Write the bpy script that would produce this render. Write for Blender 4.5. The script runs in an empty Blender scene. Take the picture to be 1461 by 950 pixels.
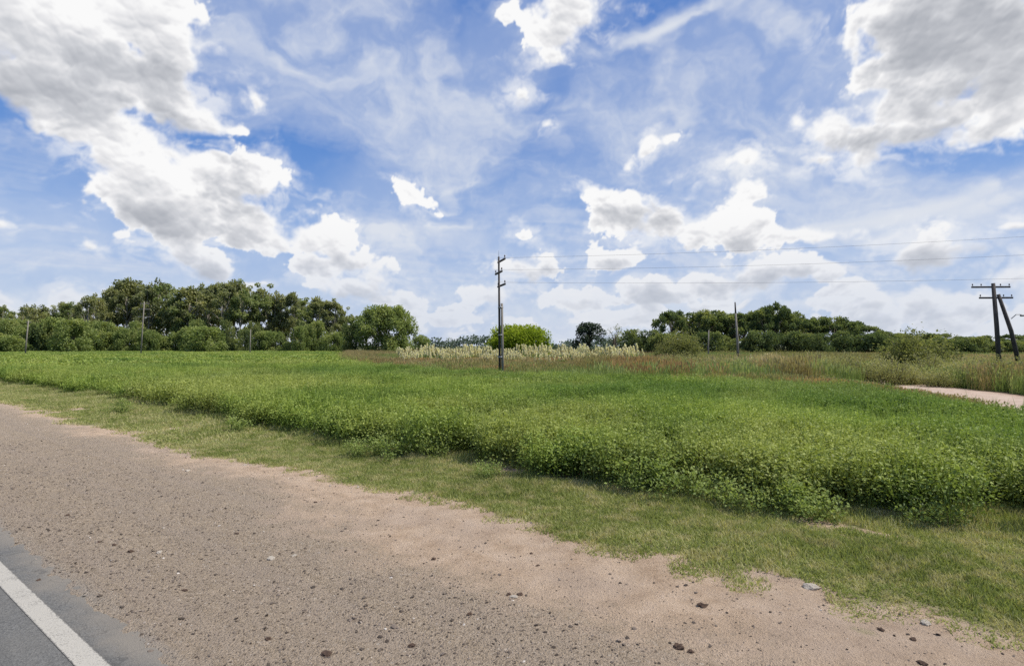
import bpy, bmesh, math, random
import numpy as np
from mathutils import Vector, Matrix, Euler

R = math.radians
random.seed(7)
RNG = np.random.default_rng(11)
scene = bpy.context.scene
COL = scene.collection

# ------------------------------------------------------------------ camera
CAM_H = 2.5
PITCH = math.atan(18 / 850.0)
cam_d = bpy.data.cameras.new("camera")
cam_d.sensor_width = 36.0
cam_d.lens = 850.0 / 1461.0 * 36.0
cam_d.clip_start = 0.05
cam_d.clip_end = 9000.0
cam = bpy.data.objects.new("camera", cam_d)
COL.objects.link(cam)
cam.location = (0, 0, CAM_H)
cam.rotation_euler = (R(90) + PITCH, 0, 0)
scene.camera = cam
scene.view_settings.view_transform = 'Standard'
scene.view_settings.look = 'None'
scene.view_settings.exposure = 0.0
scene.view_settings.gamma = 1.0
scene.render.engine = 'CYCLES'
scene.render.resolution_x = 1024
scene.render.resolution_y = 665
scene.cycles.max_bounces = 8
scene.cycles.diffuse_bounces = 5
scene.cycles.glossy_bounces = 1
scene.cycles.transmission_bounces = 5
scene.cycles.transparent_max_bounces = 4
scene.cycles.use_fast_gi = False
scene.cycles.use_denoising = False


def ray(px, py):
    """direction in the place of a point of the photograph"""
    x, y, z = (px - 730.5) / 850.0, 1.0, (475.0 - py) / 850.0
    c, s = math.cos(PITCH), math.sin(PITCH)
    return Vector((x, y * c - z * s, y * s + z * c)).normalized()


def gp(px, py, z=0.0):
    d = ray(px, py)
    t = (z - CAM_H) / d.z
    return d.x * t, d.y * t


# road frame: s along the road (away, to the left), q across it (away from the road)
RA = math.atan(1055 / 850.0)
RD = np.array([-math.sin(RA), math.cos(RA)])
RN = np.array([math.cos(RA), math.sin(RA)])


def rp(s, q):
    return s * RD[0] + q * RN[0], s * RD[1] + q * RN[1]


# ------------------------------------------------------------------ noise in numpy
class VNoise:
    def __init__(self, seed):
        self.t = np.random.default_rng(seed).random((256, 256))

    def base(self, x, y):
        xi = np.floor(x).astype(int); yi = np.floor(y).astype(int)
        fx = x - xi; fy = y - yi
        fx = fx * fx * (3 - 2 * fx); fy = fy * fy * (3 - 2 * fy)
        t = self.t
        a = t[xi % 256, yi % 256]; b = t[(xi + 1) % 256, yi % 256]
        c = t[xi % 256, (yi + 1) % 256]; d = t[(xi + 1) % 256, (yi + 1) % 256]
        return (a * (1 - fx) + b * fx) * (1 - fy) + (c * (1 - fx) + d * fx) * fy

    def __call__(self, x, y, oct=3):
        x = np.asarray(x, float); y = np.asarray(y, float)
        s = 0; w = 1; tot = 0
        for o in range(oct):
            s = s + w * self.base(x * 2 ** o + 17.3 * o, y * 2 ** o + 9.1 * o)
            tot += w; w *= .5
        return s / tot


N1, N2, N3, N4 = VNoise(1), VNoise(2), VNoise(3), VNoise(4)


# ------------------------------------------------------------------ objects
def tag(o, label=None, cat=None, group=None, kind=None):
    if label: o['label'] = label
    if cat: o['category'] = cat
    if group: o['group'] = group
    if kind: o['kind'] = kind
    return o


def link(name, me, parent=None, loc=(0, 0, 0)):
    o = bpy.data.objects.new(name, me)
    COL.objects.link(o)
    o.location = loc
    if parent is not None: o.parent = parent
    return o


def empty(name, loc, rz=0.0):
    o = bpy.data.objects.new(name, None)
    COL.objects.link(o)
    o.empty_display_size = .3
    o.location = loc
    o.rotation_euler = (0, 0, rz)
    return o


def np_mesh(name, verts, faces, mat=None, smooth=False):
    """faces: (n, k) array"""
    verts = np.asarray(verts, np.float32); faces = np.asarray(faces, np.int32)
    me = bpy.data.meshes.new(name)
    n, k = faces.shape
    me.vertices.add(len(verts)); me.vertices.foreach_set('co', verts.ravel())
    me.loops.add(n * k); me.loops.foreach_set('vertex_index', faces.ravel())
    me.polygons.add(n)
    me.polygons.foreach_set('loop_start', np.arange(0, n * k, k, dtype=np.int32))
    me.polygons.foreach_set('loop_total', np.full(n, k, np.int32))
    if smooth: me.polygons.foreach_set('use_smooth', np.ones(n, bool))
    me.update(calc_edges=True)
    if mat: me.materials.append(mat)
    return me


def point_attr(me, name, vals):
    a = me.attributes.new(name, 'FLOAT', 'POINT')
    a.data.foreach_set('value', np.asarray(vals, np.float32))


def bm_mesh(name, bm, mat=None, smooth=False):
    me = bpy.data.meshes.new(name)
    bm.normal_update()
    bm.to_mesh(me); bm.free()
    if mat: me.materials.append(mat)
    if smooth:
        for p in me.polygons: p.use_smooth = True
    return me


def add_tube(bm, pts, rads, seg=8, caps=True):
    """tapered tube along points"""
    pts = [Vector(p) for p in pts]
    rings = []
    for i, p in enumerate(pts):
        d = (pts[min(i + 1, len(pts) - 1)] - pts[max(i - 1, 0)]).normalized()
        up = Vector((0, 0, 1)) if abs(d.z) < .9 else Vector((1, 0, 0))
        a = d.cross(up).normalized(); b = d.cross(a).normalized()
        r = rads[i] if hasattr(rads, '__len__') else rads
        rings.append([bm.verts.new(p + (a * math.cos(t) + b * math.sin(t)) * r)
                      for t in [2 * math.pi * k / seg for k in range(seg)]])
    for i in range(len(rings) - 1):
        for k in range(seg):
            bm.faces.new((rings[i][k], rings[i][(k + 1) % seg], rings[i + 1][(k + 1) % seg], rings[i + 1][k]))
    if caps:
        bm.faces.new(rings[0][::-1]); bm.faces.new(rings[-1])


def add_box(bm, c, s, rot=None):
    m = Matrix.LocRotScale(Vector(c), (rot or Euler((0, 0, 0))).to_quaternion(), Vector(s))
    return bmesh.ops.create_cube(bm, size=1.0, matrix=m)['verts']


# ------------------------------------------------------------------ shader node helper
class NT:
    def __init__(self, nt):
        self.nt = nt; self.n = nt.nodes; self.l = nt.links

    def new(self, t, **kw):
        nd = self.n.new(t)
        for k, v in kw.items(): setattr(nd, k, v)
        return nd

    def put(self, sock, v):
        if v is None: return
        if hasattr(v, 'is_linked') or isinstance(v, bpy.types.NodeSocket):
            self.l.new(v, sock)
        else:
            sock.default_value = v

    def math(self, op, a, b=None, c=None, clamp=False):
        nd = self.new('ShaderNodeMath', operation=op, use_clamp=clamp)
        self.put(nd.inputs[0], a); self.put(nd.inputs[1], b); self.put(nd.inputs[2], c)
        return nd.outputs[0]

    def vec(self, op, a, b=None, c=None, scale=None):
        nd = self.new('ShaderNodeVectorMath', operation=op)
        self.put(nd.inputs[0], a); self.put(nd.inputs[1], b); self.put(nd.inputs[2], c)
        if scale is not None: self.put(nd.inputs['Scale'], scale)
        return nd.outputs['Value'] if op in ('LENGTH', 'DOT_PRODUCT', 'DISTANCE') else nd.outputs[0]

    def comb(self, x, y, z):
        nd = self.new('ShaderNodeCombineXYZ')
        for i, v in enumerate((x, y, z)): self.put(nd.inputs[i], v)
        return nd.outputs[0]

    def sep(self, v):
        nd = self.new('ShaderNodeSeparateXYZ'); self.put(nd.inputs[0], v)
        return nd.outputs[0], nd.outputs[1], nd.outputs[2]

    def noise(self, v, scale, detail=2, rough=.5, dist=0.0, color=False, lac=2.0):
        nd = self.new('ShaderNodeTexNoise')
        self.put(nd.inputs['Vector'], v); nd.inputs['Scale'].default_value = scale
        nd.inputs['Detail'].default_value = detail; nd.inputs['Roughness'].default_value = rough
        nd.inputs['Distortion'].default_value = dist; nd.inputs['Lacunarity'].default_value = lac
        return nd.outputs[1] if color else nd.outputs[0]

    def voro(self, v, scale, detail=0, rough=.5, feature='F1', out=0, rand=1.0):
        nd = self.new('ShaderNodeTexVoronoi', feature=feature)
        self.put(nd.inputs['Vector'], v); nd.inputs['Scale'].default_value = scale
        if 'Detail' in nd.inputs: nd.inputs['Detail'].default_value = detail
        if 'Roughness' in nd.inputs: nd.inputs['Roughness'].default_value = rough
        nd.inputs['Randomness'].default_value = rand
        return nd.outputs[out]

    def ss(self, v, a, b, lo=0.0, hi=1.0, smooth=True):
        nd = self.new('ShaderNodeMapRange', interpolation_type='SMOOTHSTEP' if smooth else 'LINEAR')
        self.put(nd.inputs[0], v)
        for i, k in enumerate((a, b, lo, hi)): self.put(nd.inputs[i + 1], k)
        return nd.outputs[0]

    def mix(self, f, a, b, blend='MIX'):
        nd = self.new('ShaderNodeMix', data_type='RGBA', blend_type=blend)
        self.put(nd.inputs[0], f)
        for i, v in ((6, a), (7, b)):
            if isinstance(v, tuple) and len(v) == 3: v = (*v, 1.0)
            self.put(nd.inputs[i], v)
        return nd.outputs[2]

    def ramp(self, f, stops, interp='LINEAR'):
        nd = self.new('ShaderNodeValToRGB'); self.put(nd.inputs[0], f)
        cr = nd.color_ramp; cr.interpolation = interp
        while len(cr.elements) < len(stops): cr.elements.new(.5)
        for e, (p, c) in zip(cr.elements, stops):
            e.position = p; e.color = (*c, 1.0)
        return nd.outputs[0]

    def attr(self, name):
        nd = self.new('ShaderNodeAttribute', attribute_name=name)
        return nd.outputs['Fac']


def lin(r, g, b):
    f = lambda c: (c / 255 / 12.92) if c / 255 < .04045 else ((c / 255 + .055) / 1.055) ** 2.4
    return f(r), f(g), f(b)


# sun: high, in front of the camera and a little to the right
SUN_EL, SUN_AZ = R(55), R(98)   # azimuth from +Y towards +X
SUN_DIR = Vector((math.sin(SUN_AZ) * math.cos(SUN_EL), math.cos(SUN_AZ) * math.cos(SUN_EL), math.sin(SUN_EL)))
# ------------------------------------------------------------------ sky: Nishita world + a dome of clouds
def azel(px, py):
    d = ray(px, py)
    return math.atan2(d.x, d.y), math.asin(d.z)


CUM = [  # big left bank
    (40, 30, 170, 75), (200, 5, 95, 60), (245, 60, 52, 60), (60, 110, 150, 55), (215, 120, 85, 50),
    (120, 165, 130, 50, -15), (270, 165, 75, 34, -20), (325, 185, 34, 17), (170, 215, 80, 45, -30),
    (200, 265, 75, 52, -20), (290, 250, 75, 42, -15), (350, 258, 48, 36), (250, 305, 100, 42, -10),
    (345, 320, 75, 38), (385, 335, 40, 28), (440, 340, 42, 30), (475, 345, 42, 34), (450, 380, 50, 26),
    (500, 375, 28, 20), (530, 400, 38, 18), (500, 412, 75, 22, -8), (575, 428, 36, 14, -25), (545, 432, 50, 12),
    # right bank
    (1330, 5, 140, 50), (1450, 50, 150, 70), (1270, 120, 60, 42, 20), (1340, 110, 90, 60), (1450, 130, 90, 55),
    (1200, 185, 38, 34), (1190, 225, 30, 18), (1240, 225, 50, 20, 8), (1290, 160, 80, 50), (1370, 60, 150, 90), (1430, 165, 60, 26, 6), (1150, 335, 50, 12), (1235, 200, 62, 40, 10), (1300, 185, 60, 34, 15), (1380, 165, 60, 34, 5), (1225, 55, 24, 50),
    # middle bank
    (850, 280, 34, 22), (895, 300, 60, 36), (940, 312, 60, 30), (1000, 322, 60, 24), (1062, 325, 54, 28),
    (1066, 275, 34, 16), (1105, 335, 36, 14), (1063, 230, 48, 17, 10),
    # single clouds
    (579, 277, 26, 14, -12), (815, 15, 52, 40), (798, 50, 46, 28), (795, 80, 22, 16), (752, 332, 13, 8, -20),
    (780, 181, 8, 4), (728, 27, 9, 7), (748, 130, 17, 9), (895, 229, 17, 10, 50), (925, 203, 22, 10, 35), (958, 191, 14, 10),
    (128, 355, 15, 7), (182, 342, 18, 9), (285, 380, 52, 22, -10), (5, 315, 14, 7), (360, 143, 12, 24, 25),
    (1310, 362, 66, 34, -5), (1440, 322, 40, 8),
    (1150, 165, 10, 14),
    # low banks
    (755, 380, 55, 22), (880, 365, 38, 16), (930, 420, 60, 20), (1010, 405, 55, 20), (1090, 392, 60, 24), (1150, 395, 60, 20),
    (1440, 398, 44, 18), (1240, 440, 60, 18), (1330, 435, 90, 20), (830, 425, 60, 16), (690, 420, 60, 20), (640, 452, 60, 16),
    (1175, 438, 44, 16), (900, 455, 90, 14),
]
STREAK = [(1290, 304, 150, 12, 8), (1420, 285, 90, 14, 12), (1440, 255, 90, 18, 14), (950, 42, 90, 9, 14), (600, 335, 130, 26, -3), (1190, 322, 70, 8, 6), (660, 265, 45, 6, 14)]
GREY = [(60, 110, 130, 50, -5), (-10, 140, 70, 60), (170, 95, 90, 28), (215, 165, 90, 20, -28), (290, 215, 50, 14, -20),
        (250, 330, 110, 22, -12), (330, 290, 40, 18), (455, 375, 40, 17), (500, 425, 60, 9),
        (1400, 40, 160, 60), (1300, 60, 70, 30, 30), (1400, 130, 90, 30, 8), (1225, 205, 38, 20, 5), (1340, 182, 60, 12, 8), (1300, 140, 36, 14),
        (905, 310, 70, 18), (860, 300, 24, 18), (1050, 345, 50, 11), (1305, 372, 60, 24), (870, 380, 20, 8), (1330, 60, 120, 60), (1440, 100, 90, 40),
        (1080, 405, 80, 14), (930, 432, 60, 12), (1140, 405, 30, 10), (1330, 450, 90, 12), (1220, 455, 60, 12), (285, 395, 40, 12), (790, 385, 24, 10)]
VEIL = [(470, 50, 190, 100, -20), (560, 110, 150, 80, -30), (640, 200, 200, 60, 40), (600, 330, 130, 34, 0), (560, 385, 120, 20),
        (1080, 170, 190, 130, 35), (1000, 90, 190, 40, 25), (960, 38, 110, 12, 14), (1230, 280, 60, 30), (820, 390, 200, 60),
        (1350, 300, 200, 20, 8), (1300, 400, 250, 30), (80, 395, 130, 26), (720, 290, 90, 20, 15), (1150, 340, 120, 18, 4), (60, 325, 50, 8, -8),
        (900, 190, 60, 80, 40), (1100, 60, 160, 50, 30)]



def fbm(n, x, y, oct=6, gain=.5):
    s = 0; w = 1; tot = 0
    for o in range(oct):
        c, sn = math.cos(o * 1.3), math.sin(o * 1.3)
        s = s + w * n.base((x * c - y * sn) * 2 ** o + 31.7 * o, (x * sn + y * c) * 2 ** o + 13.9 * o)
        tot += w; w *= gain
    return s / tot


def worley(seed, x, y):
    t = np.random.default_rng(seed).random((64, 64, 2))
    xi = np.floor(x).astype(int); yi = np.floor(y).astype(int)
    best = np.full(x.shape, 9.0)
    for a in (-1, 0, 1):
        for b in (-1, 0, 1):
            c = t[(xi + a) % 64, (yi + b) % 64]
            d = (xi + a + c[..., 0] - x) ** 2 + (yi + b + c[..., 1] - y) ** 2
            best = np.minimum(best, d)
    return np.sqrt(best)


def smax(a, b, k):
    h = np.clip(.5 + .5 * (a - b) / k, 0, 1)
    return b * (1 - h) + a * h + k * h * (1 - h)


def sstep(x, a, b):
    t = np.clip((x - a) / (b - a), 0, 1)
    return t * t * (3 - 2 * t)


def blob_np(A, E, blobs, k):
    cur = np.full(A.shape, -3.0)
    for (px, py, rx, ry, *rest) in blobs:
        rot = R(rest[0]) if rest else 0.0
        a, e = azel(px, py)
        a2, _ = azel(px + 20, py); _, e2 = azel(px, py - 20)
        ra, re = rx * abs(a2 - a) / 20, ry * abs(e2 - e) / 20
        c, s = math.cos(rot), math.sin(rot)
        u = ((A - a) * c + (E - e) * s) / ra
        v = (-(A - a) * s + (E - e) * c) / re
        w = (math.sqrt(ra * re) / .08) ** .6
        cur = smax(cur, w * (1 - np.sqrt(u * u + v * v)), k)
    return cur


def cloud_field(A, E):
    """rgba of the clouds at azimuth A, elevation E (radians); grids indexed [elevation, azimuth]"""
    NA, NB, NC, ND = VNoise(21), VNoise(22), VNoise(23), VNoise(24)
    Es = E * 1.25
    w1 = fbm(NA, A * 9, Es * 9, 5) - .5
    w2 = fbm(NB, A * 9 + 5, Es * 9, 5) - .5
    PA, PE = A + w1 * .045, E + w2 * .034
    F = blob_np(PA, PE, CUM, .14)
    F = np.where(F > 0, F * 2.2, F * 1.25) + .10
    # small fair weather clouds low over the horizon, the same in every direction
    s = 1 / (E + .09)
    lown = fbm(NC, A * 12, E * 30 + w2 * 2, 5)
    band = sstep(E, R(-1), R(.6)) * sstep(E, R(8.5), R(3.5))
    F = smax(F, (lown - .53) * 6.0 * band - 1.6 * (1 - band), .1)
    side = sstep(np.abs(A), R(43), R(52))
    F = smax(F, (fbm(ND, A * 4, E * 6, 4) - .52) * 9 * side - 2.0 * (1 - side), .1)
    # billows
    q1 = fbm(ND, A * 26, Es * 26, 4) - .5
    q2 = fbm(NC, A * 26 + 9, Es * 26, 4) - .5
    BA, BE = A + q1 * .020, Es + q2 * .020
    b1 = 1 - worley(5, BA * 26, BE * 26)
    b2 = 1 - worley(6, BA * 60, BE * 60)
    b3 = 1 - worley(7, BA * 130, BE * 130)
    bil = b1 * .55 + b2 * .28 + b3 * .17 - .55
    n = fbm(NA, A * 30 + 3, Es * 30, 7, .56) - .5
    dens = F + bil * .9 + n * 1.35 + (fbm(NB, A * 11, Es * 11, 3) - .5) * .7
    soft = .13 + .70 * sstep(fbm(NC, A * 8 + 2, Es * 8, 3), .42, .68)
    a = sstep(dens, 0.0, soft * 1.15)
    wisp = fbm(NC, A * 22 + w1 * 3, Es * 34 + w2 * 3, 6, .6)
    a = np.maximum(a, .62 * sstep(dens, -.75, .35) * sstep(wisp, .40, .66))
    # thickness, then light falling from above and a little from the right, through the cloud
    th = np.clip(dens, 0, 1.3)
    de = abs(E[1, 0] - E[0, 0])
    occ = np.zeros_like(th); wsum = 0
    for st in (1, 2, 3, 5, 8, 12, 17, 23, 30, 40):
        sh = int(round(st * R(.09) / de))
        if sh < 1: continue
        t2 = np.vstack([th[sh:], np.repeat(th[-1:], sh, 0)])
        w = 1.0 / (1 + st * .10)
        occ += w * t2; wsum += w
    occ /= wsum
    H = .55 * np.sqrt(np.clip(F * .6 + .15, 0, None) + 1e-3) + (b1 * .46 + b2 * .14 + b3 * .03) * .9 + (fbm(NB, A * 12, Es * 12, 5) - .5) * .8
    # relief seen by the light
    gE = np.gradient(H, axis=0) / de / 60
    gA = np.gradient(H, axis=1) / np.gradient(A, axis=1) / 60
    rel = np.clip(-gE * .9 - gA * .25 * np.sign(A - .35) * -1, -1.2, 1.2)
    G = blob_np(PA, PE, GREY, .2) + n * 1.5 + bil * .5
    g = sstep(G, -.55, .9)
    lit = 1.11 - .20 * sstep(occ, .15, 1.35) + .25 * rel - .34 * g + (fbm(NA, A * 14 + 8, Es * 14, 5) - .5) * .30
    lit = lit + .22 * np.exp(-np.clip(dens, 0, 9) * 2.6) - .05
    lit = np.clip(lit, 0, 1)
    xs = [0, .25, .5, .72, .9, 1.0]
    cs = np.array([lin(138, 143, 154), lin(160, 165, 174), lin(184, 187, 194), lin(208, 210, 215), lin(235, 235, 237), lin(250, 250, 250)])
    ccol = np.stack([np.interp(lit, xs, cs[:, i]) for i in range(3)], -1)
    # low clouds sink into the bright haze
    hz = np.clip(1 - E / R(12), 0, 1)[..., None] * .55
    ccol = ccol * (1 - hz) + np.array(lin(208, 212, 222)) * hz
    # ---- high thin cloud, streaked as on a plane far above
    z = np.maximum(np.sin(E), .035)
    X, Y = np.sin(A) * np.cos(E) / z, np.cos(A) * np.cos(E) / z
    c, sn = math.cos(R(35)), math.sin(R(35))
    U, V = X * c + Y * sn, -X * sn + Y * c
    wU = (fbm(NB, U * .5, V * .5, 4) - .5) * 2.4
    fine = fbm(NA, A * 40 + w2 * 6, Es * 60 + w1 * 6, 5) - .5
    cn = fbm(NC, U * .55 + wU, V * 2.0 + wU, 7, .6)
    cn2 = fbm(ND, A * 7 + w1 * 4, Es * 12 + w2 * 4, 6, .58)
    Vf = blob_np(A + w1 * .16, E + w2 * .12, VEIL, .35)
    va = sstep(Vf, -1.2, .6) * (.45 + .55 * sstep(cn * .45 + cn2 * .55 + fine * .10, .28, .78)) * .86
    va = va + .34 * sstep(cn * .6 + cn2 * .4, .38, .70) * sstep(E, R(2), R(8))
    low = np.clip(1 - E / R(15), 0, 1) ** 1.1
    va = np.maximum(va, low * (.78 + .40 * sstep(fbm(NA, A * 5 + w1, E * 34 + w2 * 2, 5), .36, .66) + .25 * np.clip(1 - E / R(3), 0, 1)))
    st = sstep(blob_np(A + w1 * .03, E + w2 * .02, STREAK, .2), -.25, .75) * (.55 + .5 * sstep(cn2, .35, .65))
    va = np.clip(1 - np.exp(-1.45 * np.clip(va, 0, 2)), 0, 1) * (1 - st) + st
    va = np.clip(va * 1.02 + fine * .12 * va, 0, .96)
    vv = np.clip(.35 + 1.6 * (cn2 - .45) + fine * .5 + st, 0, 1)[..., None]
    vcol = np.array(lin(190, 203, 228)) * (1 - vv) + np.array(lin(222, 227, 236)) * vv
    a = a * (1 - .45 * np.clip(1 - E / R(9), 0, 1))
    alpha = 1 - (1 - va) * (1 - a)
    col = (ccol * a[..., None] + vcol * (va * (1 - a))[..., None]) / np.maximum(alpha, 1e-4)[..., None]
    edge = sstep(E, R(50), R(40)) * sstep(np.abs(A), R(92), R(74)) * sstep(E, R(-.6), R(-.2))
    return col, alpha * edge


def build_sky():
    w = bpy.data.worlds.new("World"); scene.world = w; w.use_nodes = True
    w.node_tree.nodes.clear()
    T = NT(w.node_tree)
    tc = T.new('ShaderNodeTexCoord')
    D = T.vec('NORMALIZE', tc.outputs['Generated'])
    _, _, dz = T.sep(D)
    sky = T.new('ShaderNodeTexSky', sky_type='NISHITA')
    sky.sun_disc = False
    sky.sun_elevation = SUN_EL; sky.sun_rotation = SUN_AZ
    sky.altitude = 50; sky.air_density = 1.0; sky.dust_density = 0.4; sky.ozone_density = 2.0
    grad = T.ramp(T.math('MULTIPLY', T.math('MAXIMUM', dz, 0.0), 1.9),
                  [(0.0, lin(178, 200, 232)), (.3, lin(128, 168, 228)), (.6, lin(88, 139, 215)), (1.0, lin(76, 127, 207))])
    # the physical sky at its usual strength, pulled towards the blues of this day
    c = T.mix(.75, T.vec('SCALE', sky.outputs[0], scale=.11), grad)
    # unseen clouds added high overhead and behind to lift the ambient light
    cl = T.math('MULTIPLY', T.ss(T.noise(D, 2.2, 5, .6), .40, .60), T.ss(dz, .60, .72))
    c = T.mix(T.math('MULTIPLY', cl, .85), c, (.86, .87, .90))
    c = T.mix(T.ss(dz, -.004, -.05), c, lin(140, 142, 120))
    bg = T.new('ShaderNodeBackground'); T.put(bg.inputs[0], c); bg.inputs[1].default_value = 1.0
    out = T.new('ShaderNodeOutputWorld'); T.l.new(bg.outputs[0], out.inputs[0])

    az = np.concatenate([np.linspace(R(-93), R(-43), 120)[:-1], np.linspace(R(-43), R(43), 1080), np.linspace(R(43), R(93), 120)[1:]])
    el = np.concatenate([np.linspace(R(-.6), R(32), 412), np.linspace(R(32), R(53), 60)[1:]])
    A, E = np.meshgrid(az, el)
    # the field is computed with a uniform step in elevation, then laid on the rows of the dome
    eu = np.linspace(R(-.6), R(53), 678)
    Au, Eu = np.meshgrid(az, eu)
    col, al = cloud_field(Au, Eu)
    fi = (el - eu[0]) / (eu[1] - eu[0]); i0 = np.clip(fi.astype(int), 0, len(eu) - 2); f = (fi - i0)[:, None, None]
    C = np.dstack([col, al]); C = C[i0] * (1 - f) + C[i0 + 1] * f
    RAD = 5200.0
    V = np.stack([np.sin(A) * np.cos(E), np.cos(A) * np.cos(E), np.sin(E)], -1).reshape(-1, 3) * RAD
    V[:, 2] += CAM_H
    nr, nc = A.shape
    idx = np.arange(nr * nc).reshape(nr, nc)
    Fc = np.stack([idx[:-1, :-1], idx[:-1, 1:], idx[1:, 1:], idx[1:, :-1]], -1).reshape(-1, 4)
    keep = (C[..., 3].reshape(-1)[Fc].max(1) > .004)
    Fc = Fc[keep]
    m = bpy.data.materials.new("cloud_layer"); m.use_nodes = True; m.node_tree.nodes.clear()
    T = NT(m.node_tree)
    at = T.new('ShaderNodeAttribute', attribute_name='cloud')
    em = T.new('ShaderNodeEmission'); T.put(em.inputs[0], at.outputs['Color'])
    tr = T.new('ShaderNodeBsdfTransparent')
    mx = T.new('ShaderNodeMixShader'); T.put(mx.inputs[0], at.outputs['Alpha'])
    T.l.new(tr.outputs[0], mx.inputs[1]); T.l.new(em.outputs[0], mx.inputs[2])
    o = T.new('ShaderNodeOutputMaterial'); T.l.new(mx.outputs[0], o.inputs[0])
    m.cycles.emission_sampling = 'NONE'
    me = np_mesh('clouds', V, Fc, m)
    ca = me.attributes.new('cloud', 'FLOAT_COLOR', 'POINT')
    ca.data.foreach_set('color', C.astype(np.float32).ravel())
    tag(link('sky_clouds', me), kind='structure')


build_sky()
sd = bpy.data.lights.new("sun", 'SUN'); sd.energy = 4.7; sd.angle = R(.53); sd.color = (1.0, .955, .88)
so = bpy.data.objects.new("sun", sd); COL.objects.link(so)
so.rotation_euler = SUN_DIR.to_track_quat('Z', 'Y').to_euler(); so.location = (0, 0, 60)
# ------------------------------------------------------------------ materials
def mat(name):
    m = bpy.data.materials.new(name); m.use_nodes = True; m.node_tree.nodes.clear()
    T = NT(m.node_tree)
    out = T.new('ShaderNodeOutputMaterial')
    return m, T, out


def principled(T, out, col, rough=.9, bump=None, bstr=.4, bdist=.02, spec=.25, metal=0.0):
    p = T.new('ShaderNodeBsdfPrincipled')
    if isinstance(col, tuple) and len(col) == 3: col = (*col, 1)
    T.put(p.inputs['Base Color'], col); T.put(p.inputs['Roughness'], rough)
    p.inputs['Specular IOR Level'].default_value = spec; p.inputs['Metallic'].default_value = metal
    if bump is not None:
        b = T.new('ShaderNodeBump'); T.put(b.inputs['Height'], bump)
        b.inputs['Strength'].default_value = bstr; b.inputs['Distance'].default_value = bdist
        T.l.new(b.outputs[0], p.inputs['Normal'])
    T.l.new(p.outputs[0], out.inputs[0])
    return p


def wpos(T):
    return T.new('ShaderNodeNewGeometry').outputs['Position']


def leaf_mat(name, stops, trans=.35, nscale=.12, nmix=.5, spec=.0, patch=None, rough=.5, bleed=1.25, dark=None):
    """foliage: colour runs over `stops` by a per-leaf value (random, with painted shade low in the crop) and a noise of the place"""
    m, T, out = mat(name)
    P = wpos(T)
    n = T.noise(P, nscale, 3, .55)
    r = T.attr('tone')
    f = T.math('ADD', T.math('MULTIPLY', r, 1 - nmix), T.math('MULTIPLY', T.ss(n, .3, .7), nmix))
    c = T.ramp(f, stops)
    if patch:
        c = T.mix(T.math('MULTIPLY', T.ss(T.noise(P, patch[0], 3, .6), patch[1], patch[2]), patch[4]), c, patch[3])
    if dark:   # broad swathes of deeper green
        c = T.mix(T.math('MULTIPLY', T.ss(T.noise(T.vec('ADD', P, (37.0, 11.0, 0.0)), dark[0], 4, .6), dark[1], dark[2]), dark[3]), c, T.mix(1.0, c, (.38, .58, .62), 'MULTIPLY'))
    d = T.new('ShaderNodeBsdfDiffuse'); T.put(d.inputs[0], c)
    t = T.new('ShaderNodeBsdfTranslucent')
    T.put(t.inputs[0], T.mix(1.0, c, (bleed * 1.05, bleed * 1.1, bleed * .6), 'MULTIPLY'))
    mx = T.new('ShaderNodeMixShader'); mx.inputs[0].default_value = trans
    T.l.new(d.outputs[0], mx.inputs[1]); T.l.new(t.outputs[0], mx.inputs[2])
    last = mx.outputs[0]
    if spec > 0:
        g = T.new('ShaderNodeBsdfGlossy'); g.inputs['Roughness'].default_value = rough
        g.inputs[0].default_value = (1, 1, 1, 1)
        m2 = T.new('ShaderNodeMixShader'); m2.inputs[0].default_value = spec
        T.l.new(last, m2.inputs[1]); T.l.new(g.outputs[0], m2.inputs[2]); last = m2.outputs[0]
    T.l.new(last, out.inputs[0])
    return m


def bark_mat(name, a, b, scale=3.0):
    m, T, out = mat(name)
    tc = T.new('ShaderNodeTexCoord').outputs['Object']
    mp = T.new('ShaderNodeMapping'); T.put(mp.inputs[0], tc); mp.inputs['Scale'].default_value = (1, 1, .18)
    n = T.noise(mp.outputs[0], scale * 3, 5, .6)
    principled(T, out, T.mix(T.ss(n, .35, .65), a, b), .9, n, .6, .03)
    return m


M = {}
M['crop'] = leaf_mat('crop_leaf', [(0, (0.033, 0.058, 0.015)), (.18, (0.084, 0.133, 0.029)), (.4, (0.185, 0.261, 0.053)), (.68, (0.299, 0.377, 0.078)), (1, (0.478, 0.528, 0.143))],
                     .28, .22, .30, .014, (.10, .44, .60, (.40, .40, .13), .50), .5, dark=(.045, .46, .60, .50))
M['weed'] = leaf_mat('weed_leaf', [(0, (0.116, 0.165, 0.047)), (.5, (0.247, 0.307, 0.088)), (1, (0.446, 0.495, 0.162))], .35, .8, .3, .01)
M['grass'] = leaf_mat('grass_blade', [(0, (0.167, 0.197, 0.060)), (.45, (0.281, 0.312, 0.102)), (.8, (0.407, 0.407, 0.181)), (1, (0.622, 0.551, 0.325))],
                      .35, .55, .45, .0, (2.6, .46, .62, (.52, .45, .26), .62))
M['drygrass'] = leaf_mat('dry_grass_blade', [(0, (0.160, 0.152, 0.064)), (.4, (0.304, 0.240, 0.115)), (.75, (0.432, 0.328, 0.184)), (1, (0.576, 0.464, 0.288))],
                         .35, .07, .55, .0, (.035, .46, .62, (.230, .240, .080), .75))
M['redgrass'] = leaf_mat('reddish_grass_blade', [(0, (0.167, 0.126, 0.056)), (.5, (0.334, 0.210, 0.104)), (1, (0.486, 0.336, 0.176))], .35, .2, .4)
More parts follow.
